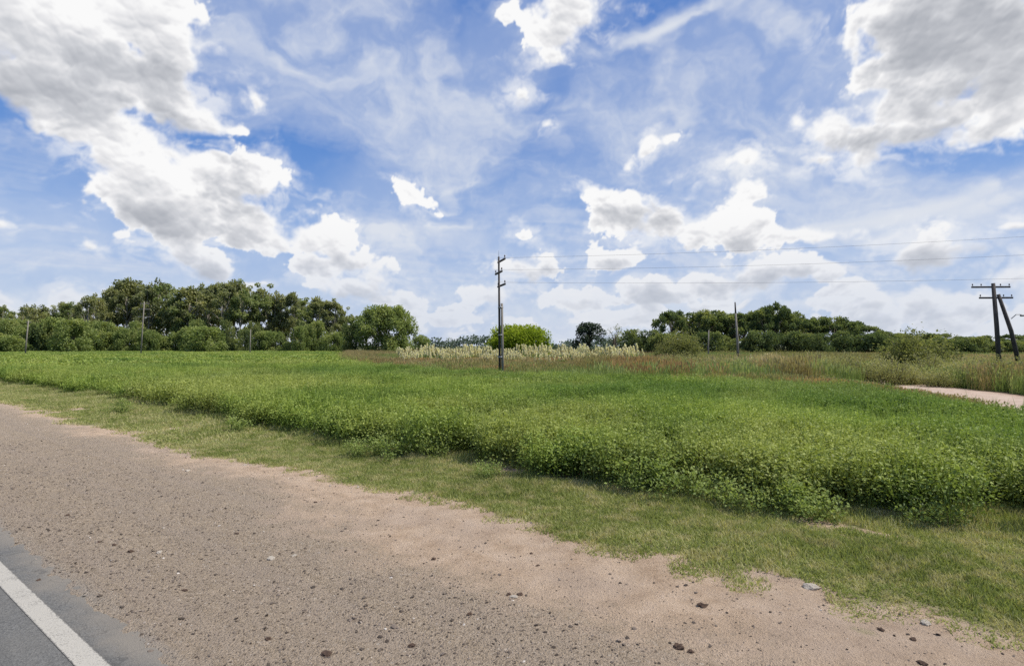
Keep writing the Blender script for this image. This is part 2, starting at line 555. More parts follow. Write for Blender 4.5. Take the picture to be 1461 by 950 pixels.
M['pampas_leaf'] = leaf_mat('pampas_leaf', [(0, (0.113, 0.170, 0.051)), (.5, (0.226, 0.286, 0.093)), (1, (0.404, 0.428, 0.187))], .35, .3, .3)
M['plume'] = leaf_mat('pampas_plume', [(0, (0.553, 0.493, 0.390)), (.5, (0.763, 0.697, 0.579)), (1, (0.900, 0.900, 0.811))], .4, .5, .2)
M['euca'] = leaf_mat('eucalyptus_leaf', [(0, (0.109, 0.129, 0.071)), (.4, (0.211, 0.226, 0.113)), (.75, (0.325, 0.325, 0.148)), (1, (0.474, 0.399, 0.207))], 0.38, .10, .5)  # darkest stop raised: aerial haze put into the leaf colour
M['euca_b'] = leaf_mat('eucalyptus_leaf_green', [(0, (0.091, 0.129, 0.062)), (.5, (0.221, 0.258, 0.105)), (1, (0.426, 0.412, 0.170))], 0.38, .10, .5)
M['dark'] = leaf_mat('dark_tree_leaf', [(0, (0.060, 0.088, 0.048)), (.45, (0.130, 0.167, 0.071)), (.8, (0.273, 0.292, 0.106)), (1, (0.445, 0.420, 0.149))], 0.35, .15, .45)
M['green'] = leaf_mat('green_tree_leaf', [(0, (0.100, 0.144, 0.056)), (.5, (0.235, 0.282, 0.100)), (1, (0.437, 0.444, 0.172))], 0.38, .2, .4)
M['yellow'] = leaf_mat('yellow_green_leaf', [(0, (0.113, 0.166, 0.020)), (.5, (0.238, 0.298, 0.033)), (1, (0.397, 0.437, 0.066))], .42, .3, .35)
M['olive'] = leaf_mat('olive_shrub_leaf', [(0, (0.102, 0.116, 0.051)), (.5, (0.212, 0.221, 0.085)), (1, (0.340, 0.315, 0.145))], 0.38, .4, .4)
M['scrubleaf'] = leaf_mat('scrub_leaf', [(0, (0.127, 0.136, 0.058)), (.45, (0.283, 0.279, 0.123)), (.8, (0.417, 0.391, 0.192)), (1, (0.565, 0.526, 0.291))], .32, .25, .5)
M['conifer'] = leaf_mat('conifer_leaf', [(0, (0.038, 0.061, 0.042)), (.6, (0.080, 0.106, 0.068)), (1, (0.162, 0.162, 0.114))], .15, .3, .3)
M['far'] = leaf_mat('far_tree_leaf', [(0, (0.075, 0.105, 0.083)), (.6, (0.128, 0.165, 0.120)), (1, (0.195, 0.225, 0.165))], .15, .02, .5)  # pale and bluish: haze of the distance mixed into the leaf colour
M['bark'] = bark_mat('bark', (.10, .075, .055), (.22, .18, .14))
M['pale_bark'] = bark_mat('pale_bark', (.20, .17, .13), (.42, .38, .32))

# concrete / wood of the poles
m, T, out = mat('weathered_pole_dark')
tc = T.new('ShaderNodeTexCoord').outputs['Object']
mp = T.new('ShaderNodeMapping'); T.put(mp.inputs[0], tc); mp.inputs['Scale'].default_value = (1, 1, .06)
n = T.noise(mp.outputs[0], 22, 6, .65)
n2 = T.noise(tc, 1.4, 3)
principled(T, out, T.mix(T.ss(T.math('ADD', n, T.math('MULTIPLY', n2, .4)), .5, .9), (.035, .030, .027), (.12, .10, .085)), .85, n, .8, .01)
M['pole_dark'] = m
m, T, out = mat('weathered_pole_grey')
tc = T.new('ShaderNodeTexCoord').outputs['Object']
mp = T.new('ShaderNodeMapping'); T.put(mp.inputs[0], tc); mp.inputs['Scale'].default_value = (1, 1, .06)
n = T.noise(mp.outputs[0], 20, 6, .65)
principled(T, out, T.mix(T.ss(n, .35, .7), (.16, .14, .115), (.34, .31, .26)), .9, n, .8, .01)
M['pole_grey'] = m
m, T, out = mat('porcelain_insulator'); principled(T, out, (.10, .055, .04), .3, spec=.5); M['insul'] = m
m, T, out = mat('galvanised_steel')
n = T.noise(T.new('ShaderNodeTexCoord').outputs['Object'], 30, 3)
principled(T, out, T.mix(n, (.16, .16, .16), (.30, .30, .30)), .55, metal=.6); M['steel'] = m
m, T, out = mat('wire_aluminium'); principled(T, out, (.10, .10, .11), .6); M['wire'] = m
m, T, out = mat('white_paint_worn')
n = T.noise(T.new('ShaderNodeTexCoord').outputs['Object'], 40, 4)
principled(T, out, T.mix(T.ss(n, .45, .7), (.75, .74, .70), (.45, .42, .36)), .8); M['white'] = m


# ---- ground materials
def road_coords(T):
    """position turned into the road's frame: (along, across, z)"""
    mp = T.new('ShaderNodeMapping', vector_type='TEXTURE')
    T.put(mp.inputs[0], wpos(T)); mp.inputs['Rotation'].default_value = (0, 0, math.pi / 2 + RA)
    return mp.outputs[0]


# asphalt
m, T, out = mat('asphalt')
P = wpos(T); Q = road_coords(T)
v = T.voro(P, 95, 0, out=1); vd = T.voro(P, 95, 0)
g = T.vec('DOT_PRODUCT', v, (.33, .33, .33))
n = T.noise(P, 1.3, 5, .6)
mp = T.new('ShaderNodeMapping'); T.put(mp.inputs[0], Q); mp.inputs['Scale'].default_value = (.12, 2.2, 1)
streak = T.noise(mp.outputs[0], 1.0, 4, .6)
c = T.mix(T.ss(g, .1, .9), (.085, .083, .078), (.185, .180, .165))
c = T.mix(T.math('MULTIPLY', T.ss(n, .4, .7), .45), c, (.150, .142, .125))
c = T.mix(T.math('MULTIPLY', T.ss(streak, .5, .7), .4), c, (.075, .074, .071))
c = T.mix(T.math('MULTIPLY', T.ss(T.math('ADD', T.attr('across'), T.math('MULTIPLY', T.math('SUBTRACT', n, .5), .9)), 1.62, 2.05), .75), c, (.235, .205, .165))
cr = T.voro(T.vec('ADD', P, T.vec('SCALE', T.noise(P, 3, 3, color=True), scale=.5)), .9, 0, feature='DISTANCE_TO_EDGE')
c = T.mix(T.math('MULTIPLY', T.ss(cr, .008, .003), .35), c, (.045, .043, .04))
principled(T, out, c, .85, T.math('ADD', vd, T.math('MULTIPLY', T.noise(P, 300, 2), .5)), .7, .006)
M['asphalt'] = m
# painted line
m, T, out = mat('worn_road_paint')
P = wpos(T)
n = T.noise(P, 70, 5, .65); n2 = T.noise(P, 4, 4, .6)
wear = T.ss(T.math('ADD', n, T.math('MULTIPLY', n2, .5)), .74, .92)
c = T.mix(T.math('MULTIPLY', wear, .75), T.mix(n2, (.36, .335, .285), (.46, .43, .37)), (.19, .175, .15))
c = T.mix(T.ss(T.math('ADD', T.attr('edge'), T.math('MULTIPLY', n, .55)), 1.12, 1.26), c, (.125, .118, .105))
principled(T, out, c, .75, T.voro(P, 95, 0), .5, .004)
M['paint'] = m

# shoulder: grey gravel -> pink dirt -> soil under the grass (attributes painted from the same fields that scatter stones and grass)
m, T, out = mat('gravel_and_dirt')
P = wpos(T)
cell = T.voro(P, 42, 0, out=1); cd = T.voro(P, 42, 0)
cell2 = T.voro(P, 105, 0, out=1); cd2 = T.voro(P, 105, 0)
g1 = T.vec('DOT_PRODUCT', cell, (.33, .33, .33)); g2 = T.vec('DOT_PRODUCT', cell2, (.33, .33, .33))
fine = T.noise(P, 55, 6, .7); mid = T.noise(P, 2.2, 5, .62); big = T.noise(P, .45, 4, .6)
gmix = T.math('ADD', T.math('MULTIPLY', g1, .5), T.math('MULTIPLY', g2, .5))
mp = T.new('ShaderNodeMapping'); T.put(mp.inputs[0], T.comb(T.attr('along'), T.attr('across'), 0.0)); mp.inputs['Scale'].default_value = (.10, 2.4, 1)
lane = T.noise(mp.outputs[0], 1.0, 4, .6)
cell0 = T.voro(P, 17, 0, out=1); g0 = T.vec('DOT_PRODUCT', cell0, (.33, .33, .33)); cd0 = T.voro(P, 17, 0)
spk = T.noise(P, 24, 5, .8)
grav = T.ramp(gmix, [(0.1, (.15, .115, .082)), (.38, (.335, .260, .180)), (.62, (.455, .360, .260)), (.82, (.57, .475, .37)), (1, (.66, .59, .50))])
grav = T.mix(T.math('MULTIPLY', T.ss(mid, .42, .65), .45), grav, (.345, .275, .208))
grav = T.mix(T.math('MULTIPLY', T.ss(lane, .45, .62), .40), grav, (.40, .32, .245))
grav = T.mix(T.math('MULTIPLY', T.math('MULTIPLY', T.ss(g0, .58, .72), T.ss(cd0, .34, .18)), .75), grav, (.085, .065, .050))
grav = T.mix(T.math('MULTIPLY', T.math('MULTIPLY', T.ss(g0, .36, .28), T.ss(cd0, .30, .15)), .65), grav, (.56, .49, .40))
grav = T.mix(T.math('MULTIPLY', T.ss(spk, .54, .68), .60), grav, (.11, .085, .063))
dirt = T.ramp(T.math('ADD', T.math('MULTIPLY', mid, .55), T.math('MULTIPLY', spk, .45)),
              [(.34, (.29, .198, .128)), (.46, (.455, .332, .226)), (.56, (.535, .402, .284)), (.70, (.61, .475, .352))])
dirt = T.mix(T.math('MULTIPLY', T.ss(g2, .66, .85), .35), dirt, (.22, .15, .105))
dirt = T.mix(T.math('MULTIPLY', T.ss(spk, .60, .70), .55), dirt, (.20, .135, .095))
dirt = T.mix(T.math('MULTIPLY', T.ss(big, .45, .62), .55), dirt, (.43, .332, .252))
dm = T.attr('dirt')
dm2 = T.ss(T.math('ADD', dm, T.math('MULTIPLY', T.math('SUBTRACT', T.math('ADD', T.math('MULTIPLY', spk, .6), T.math('MULTIPLY', mid, .6)), .6), 1.9)), .20, .80)
c = T.mix(dm2, grav, dirt)
soil = T.ramp(T.noise(P, 9, 6, .65), [(.3, (.13, .130, .055)), (.5, (.24, .235, .10)), (.68, (.40, .34, .20))])
gm = T.ss(T.math('ADD', T.attr('grass'), T.math('MULTIPLY', T.math('SUBTRACT', fine, .5), .5)), .35, .65)
c = T.mix(gm, c, soil)
edge = T.attr('dust')
c = T.mix(T.math('MULTIPLY', edge, .5), c, (.36, .325, .28))
h = T.math('ADD', T.math('MULTIPLY', T.ss(cd, .0, .55), -.8), T.math('MULTIPLY', T.ss(cd2, 0, .5), -.35))
h = T.math('MULTIPLY', h, T.ss(dm, 1.0, .2, .22, 1.0))
h = T.math('ADD', h, T.math('MULTIPLY', fine, 1.0))
h = T.math('ADD', h, T.math('MULTIPLY', spk, 1.6))
principled(T, out, c, .95, h, 1.0, .022, spec=.12)
M['shoulder'] = m

# wide ground
m, T, out = mat('field_soil_and_grass')
P = wpos(T)
n = T.noise(P, .05, 6, .6); n2 = T.noise(P, 1.2, 6, .65)
c = T.ramp(T.math('ADD', T.math('MULTIPLY', n, .6), T.math('MULTIPLY', n2, .4)), [(.32, (.050, .065, .024)), (.5, (.095, .105, .038)), (.66, (.175, .150, .070))])
principled(T, out, c, .95, n2, .5, .05, spec=.1)
M['ground'] = m
m, T, out = mat('field_soil')
P = wpos(T); n2 = T.noise(P, 3, 6, .65)
c = T.ramp(n2, [(.3, (.030, .026, .016)), (.7, (.075, .062, .038))])
principled(T, out, c, .95, n2, .5, .05, spec=.1)
M['soil'] = m
m, T, out = mat('pale_dirt_track')
P = wpos(T); n2 = T.noise(P, 1.5, 6, .65); n3 = T.noise(P, 25, 4, .6)
c = T.ramp(T.math('ADD', T.math('MULTIPLY', n2, .6), T.math('MULTIPLY', n3, .4)), [(.32, (.30, .20, .145)), (.5, (.43, .33, .26)), (.68, (.53, .43, .35))])
c = T.mix(T.math('MULTIPLY', T.attr('edge'), .75), c, (.26, .16, .105))
principled(T, out, c, .95, n3, .6, .02, spec=.1)
M['track'] = m
m, T, out = mat('stone')
P = T.new('ShaderNodeTexCoord').outputs['Object']
oi = T.attr('tone')
c = T.ramp(T.math('ADD', T.math('MULTIPLY', oi, .85), T.math('MULTIPLY', T.noise(P, 60, 3), .2)), [(0, (.035, .026, .020)), (.35, (.12, .095, .075)), (.7, (.28, .225, .18)), (1, (.66, .60, .52))])
principled(T, out, c, .9, T.noise(P, 120, 3), .5, .004, spec=.2)
M['stone'] = m
m, T, out = mat('dark_earth_clod')
P = T.new('ShaderNodeTexCoord').outputs['Object']; n = T.noise(P, 40, 4)
principled(T, out, T.mix(n, (.06, .04, .03), (.17, .115, .085)), .95, n, .8, .01, spec=.1)
M['clod'] = m
m, T, out = mat('pale_stone')
P = T.new('ShaderNodeTexCoord').outputs['Object']; n = T.noise(P, 30, 4)
principled(T, out, T.mix(n, (.36, .31, .24), (.56, .50, .42)), .9, n, .8, .01, spec=.1)
M['palestone'] = m
# ------------------------------------------------------------------ ground sheets
def grass_line(s):
    """where the verge begins, measured across the road"""
    return 6.55 + (N1(s * .35, s * 0 + 3, 3) - .5) * 1.0 + (N2(s * 1.6, s * 0 + 1, 3) - .5) * .55


def crop_line(s):
    return 9.75 + (N3(s * .22, s * 0 + 5, 2) - .5) * 1.7 + (N4(s * .9, s * 0 + 2, 2) - .5) * .6 \
        + (N2(s * 1.3, s * 0 + 8, 2) - .5) * .5 - .75 * np.exp(-((s - 13) / 3.2) ** 2) - .35 * np.exp(-((s - 5) / 1.5) ** 2) + .7 * np.exp(-((s + .4) / .9) ** 2)


def grass_mask(s, q):
    g = (q - grass_line(s)) / .55
    n = (N2(s * 1.3, q * 1.9, 4) - .5) * 2.2
    m = 1 / (1 + np.exp(-(g * 2.2 + n * 1.1)))
    # lone tufts out on the dirt, and bare patches in the verge
    tuft = np.zeros(np.shape(q))
    for tx, ty, tw, ta in ((722, 778, .22, .42), (985, 843, .20, .38), (1140, 876, .22, .38), (1232, 903, .25, .50), (560, 690, .3, .35)):
        gx, gy = gp(tx, ty); ts, tq = gx * RD[0] + gy * RD[1], gx * RN[0] + gy * RN[1]
        tuft = np.maximum(tuft, ta * np.exp(-(((s - ts) / tw) ** 2 + ((q - tq) / (tw * .6)) ** 2)))
    bare = np.clip((N4(s * .8, q * 1.2 + 30, 3) - .66) * 8, 0, .85)
    bx = np.exp(-(((s - 1.9) / .45) ** 2 + ((q - 9.2) / .3) ** 2))
    return np.clip(np.maximum(m, tuft * (q < grass_line(s))) * (1 - bare) * (1 - bx), 0, 1)


def shoulder_z(s, q):
    z = .037 - .040 * np.clip((q - 2.2) / 4, 0, 1) + (N1(s * .7, q * .9, 4) - .5) * .07 * np.clip((q - 2.1) / .8, 0, 1)
    z += (N2(s * 4, q * 4, 3) - .5) * .028 * np.clip((q - 2) / 1, 0, 1) + (N4(s * 1.2, q * 5, 3) - .5) * .012 + (N1(s * 9, q * 11, 3) - .5) * .014 + np.clip((q - 1.97) * .06, -.05, .004)
    # wheel ruts along the road
    z -= .022 * np.exp(-((q - 3.1 - .15 * np.sin(s * .2)) / .22) ** 2) + .022 * np.exp(-((q - 4.7 - .15 * np.sin(s * .2 + .4)) / .22) ** 2)
    return z + .015 * np.clip((q - 6.5) / 2, 0, 1)


def sheet(name, s_arr, q_arr, zf, mat_, attrs=()):
    S, Q = np.meshgrid(s_arr, q_arr)
    x, y = rp(S, Q)
    z = zf(S, Q) if callable(zf) else np.full(S.shape, zf)
    V = np.stack([x, y, z], -1).reshape(-1, 3)
    nr, nc = S.shape; idx = np.arange(nr * nc).reshape(nr, nc)
    F = np.stack([idx[:-1, :-1], idx[1:, :-1], idx[1:, 1:], idx[:-1, 1:]], -1).reshape(-1, 4)
    me = np_mesh(name, V, F, mat_, True)
    for k, f in attrs: point_attr(me, k, f(S, Q).ravel())
    # make normals point up
    if me.polygons[0].normal.z < 0: me.flip_normals()
    o = link(name, me); tag(o, kind='structure')
    return o


rr = np.concatenate([np.linspace(0, 60, 13)[1:], np.geomspace(70, 6500, 26)])
aa = np.linspace(0, 2 * np.pi, 73)[:-1]
V = [(0, 0, -.06)] + [(r * math.cos(a), r * math.sin(a), -.06) for r in rr for a in aa]
bm = bmesh.new(); vs = [bm.verts.new(v) for v in V]
for k in range(72): bm.faces.new((vs[0], vs[1 + k], vs[1 + (k + 1) % 72]))
for i in range(len(rr) - 1):
    for k in range(72):
        a, b = 1 + i * 72 + k, 1 + i * 72 + (k + 1) % 72
        bm.faces.new((vs[a], vs[a + 72], vs[b + 72], vs[b]))
tag(link('ground', bm_mesh('ground', bm, M['ground'])), kind='structure')

s_far = np.concatenate([np.linspace(-120, -6, 40)[:-1], np.linspace(-6, 30, 760), np.linspace(30, 80, 240)[1:], np.linspace(80, 700, 120)[1:]])
sheet('road', np.linspace(-300, 900, 240), np.concatenate([np.linspace(-6.2, 1.2, 4), np.linspace(1.3, 2.12, 8)]), .035, M['asphalt'], [('across', lambda s, q: q)])
sheet('road_edge_line', np.linspace(-300, 900, 240), np.array([1.50, 1.545, 1.59, 1.635, 1.68]), .039, M['paint'], [('edge', lambda s, q: np.abs(q - 1.59) / .09)])
sheet('road_shoulder', s_far, np.linspace(1.72, 10.6, 240), shoulder_z, M['shoulder'],
      [('dirt', lambda s, q: np.clip((q - 4.75 - .045 * np.clip(s, 0, 22) + (N1(s * .5, q * .7, 4) - .5) * 2.2) / 1.9 + .5, 0, 1)),
       ('grass', grass_mask), ('along', lambda s, q: s), ('across', lambda s, q: q),
       ('dust', lambda s, q: np.exp(-((q - 2.0) / .10) ** 2) * np.clip(N2(s * 2, q * 9, 3) * 2 - .4, 0, 1))])
sheet('field_soil', np.linspace(-30, 60, 60), np.linspace(10.5, 60, 30), -.02, M['soil'])

# dirt track on the right, joining the road outside the picture
tr = [(17.4, -6.0), (17.8, 6.0), (18.6, 16.0), (19.8, 24.0), (20.9, 31.0), (21.8, 39.0), (22.3, 47.0)]


def spline(pts, n):
    pts = [Vector(p) for p in pts]; out = []
    for i in range(len(pts) - 1):
        p0, p1, p2, p3 = pts[max(i - 1, 0)], pts[i], pts[i + 1], pts[min(i + 2, len(pts) - 1)]
        for k in range(n):
            t = k / n
            out.append(.5 * ((2 * p1) + (p2 - p0) * t + (2 * p0 - 5 * p1 + 4 * p2 - p3) * t * t + (3 * p1 - p0 - 3 * p2 + p3) * t ** 3))
    return out + [pts[-1]]


cl = spline([(x + 2.3, y) for x, y in tr], 14)
TRACK = np.array([(p.x, p.y) for p in cl])
V = []; F = []; ed = []
K = 15
for i, p in enumerate(cl):
    d = (cl[min(i + 1, len(cl) - 1)] - cl[max(i - 1, 0)]).normalized(); nrm = Vector((d.y, -d.x))
    for k in range(K):
        t = k / (K - 1) * 2 - 1
        hw = 2.7 + float(N1(np.array(i * .3), np.array(7.0 + (t > 0) * 9), 3) - .5) * .8
        q = p + nrm * t * hw
        V.append((q.x, q.y, .0 + .03 * (1 - t * t) - .02 * math.exp(-((abs(t) - .5) / .16) ** 2) - .02 * abs(t)))
        ed.append(max(0, abs(t) - .72) / .28)
        if i and k: a = i * K + k; F.append((a - K - 1, a - 1, a, a - K))
me = np_mesh('dirt_track', V, F, M['track'], True); point_attr(me, 'edge', ed)
if me.polygons[0].normal.z < 0: me.flip_normals()
tag(link('dirt_track', me), kind='structure')


def track_dist(x, y):
    x = np.asarray(x)[..., None]; y = np.asarray(y)[..., None]
    out = []
    for k in range(0, x.shape[0], 4000):
        out.append(np.sqrt(((x[k:k + 4000] - TRACK[:, 0]) ** 2 + (y[k:k + 4000] - TRACK[:, 1]) ** 2).min(-1)))
    return np.concatenate(out) if out else np.zeros(0)


# ------------------------------------------------------------------ scattering of what nobody could count
SRC = {}


def scatter(name, meshes, xyz, rot, scl, idx):
    """one object: a cloud of points, each carrying a copy of one of the source meshes"""
    col = bpy.data.collections.new(name + '_pieces')
    for i, me in enumerate(meshes):
        col.objects.link(bpy.data.objects.new('%s_piece_%02d' % (name, i), me))
    me = bpy.data.meshes.new(name)
    n = len(xyz)
    me.vertices.add(n); me.vertices.foreach_set('co', np.asarray(xyz, np.float32).ravel())
    for k, v in (('rot', rot), ('scl', scl)):
        a = me.attributes.new(k, 'FLOAT_VECTOR', 'POINT'); a.data.foreach_set('vector', np.asarray(v, np.float32).ravel())
    a = me.attributes.new('idx', 'INT', 'POINT'); a.data.foreach_set('value', np.asarray(idx, np.int32))
    me.update()
    o = link(name, me)
    ng = bpy.data.node_groups.new(name + '_scatter', 'GeometryNodeTree')
    ng.interface.new_socket('Geometry', in_out='INPUT', socket_type='NodeSocketGeometry')
    ng.interface.new_socket('Geometry', in_out='OUTPUT', socket_type='NodeSocketGeometry')
    gi = ng.nodes.new('NodeGroupInput'); go = ng.nodes.new('NodeGroupOutput')
    ip = ng.nodes.new('GeometryNodeInstanceOnPoints'); ci = ng.nodes.new('GeometryNodeCollectionInfo')
    ci.inputs['Collection'].default_value = col
    ci.inputs['Separate Children'].default_value = True; ci.inputs['Reset Children'].default_value = True
    ip.inputs['Pick Instance'].default_value = True
    L = ng.links.new
    L(gi.outputs[0], ip.inputs['Points']); L(ci.outputs[0], ip.inputs['Instance'])
    for k, t, s in (('rot', 'FLOAT_VECTOR', 'Rotation'), ('scl', 'FLOAT_VECTOR', 'Scale'), ('idx', 'INT', 'Instance Index')):
        na = ng.nodes.new('GeometryNodeInputNamedAttribute'); na.data_type = t; na.inputs['Name'].default_value = k
        L(na.outputs[0], ip.inputs[s])
    L(ip.outputs[0], go.inputs[0])
    md = o.modifiers.new('scatter', 'NODES'); md.node_group = ng
    return o


def rots(n, tilt=.0):
    r = np.zeros((n, 3)); r[:, 2] = RNG.random(n) * 2 * np.pi
    if tilt: r[:, :2] = RNG.normal(0, tilt, (n, 2))
    return r


def visible(x, y, pad=5.0, extra=.12):
    """near the camera's field of view, with a margin for a step to the side"""
    return (y > -2) & (np.abs(x) < y * (.86 + extra) + pad)


# ---- leaves and blades as small faces
def leaf_faces(C, D, size, width=.62, fold=.18):
    """folded rhombic leaves: centre C, direction D (n,3)"""
    n = len(C)
    D = D / np.linalg.norm(D, axis=1, keepdims=True)
    up = RNG.normal(0, 1, (n, 3)) * .45 + np.array([0, 0, 1.0])
    S = np.cross(D, up); S /= np.linalg.norm(S, axis=1, keepdims=True) + 1e-9
    Nn = np.cross(S, D)
    sz = np.broadcast_to(np.asarray(size), (n,))[:, None]
    a = C; b = C + D * sz * .45 + S * sz * width * .5 + Nn * sz * fold; c = C + D * sz; d = C + D * sz * .45 - S * sz * width * .5 + Nn * sz * fold
    V = np.stack([a, b, c, d], 1).reshape(-1, 3)
    F = np.arange(n * 4).reshape(n, 4)
    F = np.concatenate([F[:, [0, 1, 2]], F[:, [0, 2, 3]]])
    return V, F


def blade_faces(base, tip, w, bend=None):
    """narrow blades: two quads' worth as three triangles"""
    n = len(base)
    d = tip - base
    s = np.cross(d, RNG.normal(0, 1, (n, 3))); s /= np.linalg.norm(s, axis=1, keepdims=True) + 1e-9
    w = np.broadcast_to(np.asarray(w), (n,))[:, None]
    mid = base + d * .55 + (bend if bend is not None else 0)
    V = np.stack([base - s * w / 2, base + s * w / 2, mid + s * w * .42, mid - s * w * .42, tip], 1).reshape(-1, 3)
    k = np.arange(n)[:, None] * 5
    F = np.concatenate([k + np.array([0, 1, 2]), k + np.array([0, 2, 3]), k + np.array([3, 2, 4])])
    return V, F


def merge(parts):
    Vs, Fs, Rs = [], [], []; o = 0
    for V, F, r in parts:
        Vs.append(V); Fs.append(F + o); Rs.append(r); o += len(V)
    return np.concatenate(Vs), np.concatenate(Fs), np.concatenate(Rs)


def mesh_rnd(name, V, F, r, m, smooth=False):
    me = np_mesh(name, V, F, m, smooth); point_attr(me, 'tone', r)
    return me


def crop_tile(plants, leaves, size, H, w=1.0, spread=.2):
    parts = []
    for p in range(plants):
        px, py = (RNG.random(2) - .5) * w
        h = H * RNG.uniform(.62, 1.14)
        n = leaves
        t = RNG.beta(2.2, 1.15, n) * .96 + .04
        ang = RNG.random(n) * 2 * np.pi
        rad = spread * RNG.uniform(.25, 1.15, n) * (.55 + .75 * np.sin(np.pi * np.clip(t, 0, 1)))
        C = np.stack([px + np.cos(ang) * rad, py + np.sin(ang) * rad, t * h], -1)
        D = np.stack([np.cos(ang), np.sin(ang), RNG.normal(.05, .42, n)], -1) + RNG.normal(0, .3, (n, 3)) * [1, 1, .3]
        sz = size * RNG.uniform(.7, 1.25, n)
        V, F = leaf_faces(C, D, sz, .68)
        r = np.clip(-.02 + .68 * t ** 1.3 * RNG.uniform(.5, 1.2, n) + RNG.normal(0, .20, n) + RNG.uniform(-.14, .18), 0, 1)  # low leaves darker: shade of the crop front put into the leaf colour
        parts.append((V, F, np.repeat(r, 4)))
        k = 4
        b = np.tile([[px, py, 0]], (k, 1)) + RNG.normal(0, .02, (k, 3)) * [1, 1, 0]
        tp = b + np.stack([RNG.normal(0, .08, k), RNG.normal(0, .08, k), np.full(k, h * .9)], -1)
        V, F = blade_faces(b, tp, .009)
        parts.append((V, F, np.full(len(V), .3)))
        k = 5 if RNG.random() < .5 else 1
        b = np.tile([[px, py, h * .5]], (k, 1)); a_ = RNG.random(k) * 6.283
        tp = b + np.stack([np.cos(a_) * .16, np.sin(a_) * .16, h * RNG.uniform(.45, .85, k)], -1)
        V, F = blade_faces(b, tp, .014 * w)
        parts.append((V, F, np.repeat(RNG.uniform(.6, 1.0, k), 5)))
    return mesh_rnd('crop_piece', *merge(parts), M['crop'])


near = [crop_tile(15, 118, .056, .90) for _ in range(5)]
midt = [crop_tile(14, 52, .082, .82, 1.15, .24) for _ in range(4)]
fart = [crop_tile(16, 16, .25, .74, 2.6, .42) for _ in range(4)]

# the field's outline beyond the front edge (far boundary, from the right to the left)
FB = [(40, -30), (11.2, 8.0), (12.6, 14.0), (14.6, 22.0), (15.2, 27.5), (12.2, 32.5), (7.3, 36.5), (0, 39.5), (-6, 47), (-14, 60), (-21, 76), (-34, 120), (-52, 190), (-60, 212), (-420, 212), (-420, -60)]


def inside(x, y, poly):
    x = np.asarray(x); y = np.asarray(y); c = np.zeros(x.shape, bool)
    j = len(poly) - 1
    for i in range(len(poly)):
        xi, yi = poly[i]; xj, yj = poly[j]
        with np.errstate(divide='ignore', invalid='ignore'):
            t = (yi > y) != (yj > y)
            c ^= t & (x < (xj - xi) * (y - yi) / (yj - yi + 1e-12) + xi)
        j = i
    return c


def grid_pts(x0, x1, y0, y1, st, jit=.5):
    X, Y = np.meshgrid(np.arange(x0, x1, st), np.arange(y0, y1, st))
    X = X.ravel() + (RNG.random(X.size) - .5) * st * jit * 2; Y = Y.ravel() + (RNG.random(Y.size) - .5) * st * jit * 2
    return X, Y


def sq(x, y):
    return x * RD[0] + y * RD[1], x * RN[0] + y * RN[1]


crop_pts = []
for (x0, x1, y0, y1, st, d0, d1, k0, kn, zs) in (
        (-42, 24, 2, 42, .50, 0, 26, 0, 5, 1.0), (-75, 40, 2, 75, .74, 26, 64, 5, 4, 1.02), (-230, 40, 20, 215, 1.55, 64, 400, 9, 4, 1.0)):
    x, y = grid_pts(x0, x1, y0, y1, st)
    d = np.hypot(x, y) + RNG.normal(0, 1.2, len(x))
    s, q = sq(x, y)
    wob = (N3(x * .3, y * .3, 3) - .5) * 2.4
    ok = (d >= d0) & (d < d1) & (q > crop_line(s) + .25) & inside(x + wob, y + wob * .8, FB) & visible(x, y, 6, .14)
    x, y, s, q = x[ok], y[ok], s[ok], q[ok]
    lane = N4(x * .12 + 40, y * .12, 3)
    hgt = .70 + .46 * N1(x * .35, y * .35, 3) + .46 * (N2(x * 1.3, y * 1.3, 2) - .5)
    hgt *= np.where(q - crop_line(s) < 1.3, .95 + .30 * N2(x * 1.1, y * 1.1, 2), 1) * np.where((q - crop_line(s) > 1.3) & (q - crop_line(s) < 1.9), .82, 1)
    thin = RNG.random(len(x)) > np.clip((N2(x * .8 + 9, y * .8, 3) - .60) * 6, 0, .85)
    x, y, hgt = x[thin], y[thin], hgt[thin]
    n = len(x)
    crop_pts.append((np.stack([x, y, np.full(n, -.02)], -1), rots(n), np.stack([RNG.uniform(.9, 1.15, n), RNG.uniform(.9, 1.15, n), hgt * zs], -1), RNG.integers(k0, k0 + kn, n)))
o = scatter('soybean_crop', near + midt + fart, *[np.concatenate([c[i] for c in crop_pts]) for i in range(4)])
tag(o, 'dense green leafy crop covering the field beyond the verge', 'crop', kind='stuff')
print('crop tiles', sum(len(c[0]) for c in crop_pts))


# ---- verge grass
def grass_tile(n, w, h, bw, lean=.5):
    b = np.stack([(RNG.random(n) - .5) * w, (RNG.random(n) - .5) * w, np.zeros(n)], -1)
    hh = h * RNG.uniform(.45, 1.3, n)
    a = RNG.random(n) * 2 * np.pi; l = RNG.uniform(.1, 1.0, n) * lean
    tip = b + np.stack([np.cos(a) * hh * l, np.sin(a) * hh * l, hh], -1)
    bend = np.stack([-np.cos(a) * hh * l * .18, -np.sin(a) * hh * l * .18, hh * .08], -1)
    V, F = blade_faces(b, tip, bw * RNG.uniform(.7, 1.4, n), bend)
    r = np.clip(RNG.normal(.40, .26, n) + RNG.uniform(-.15, .15), 0, 1); r[RNG.random(n) < .18] = .97
    return mesh_rnd('grass_piece', V, F, np.repeat(r, 5), M['grass'])


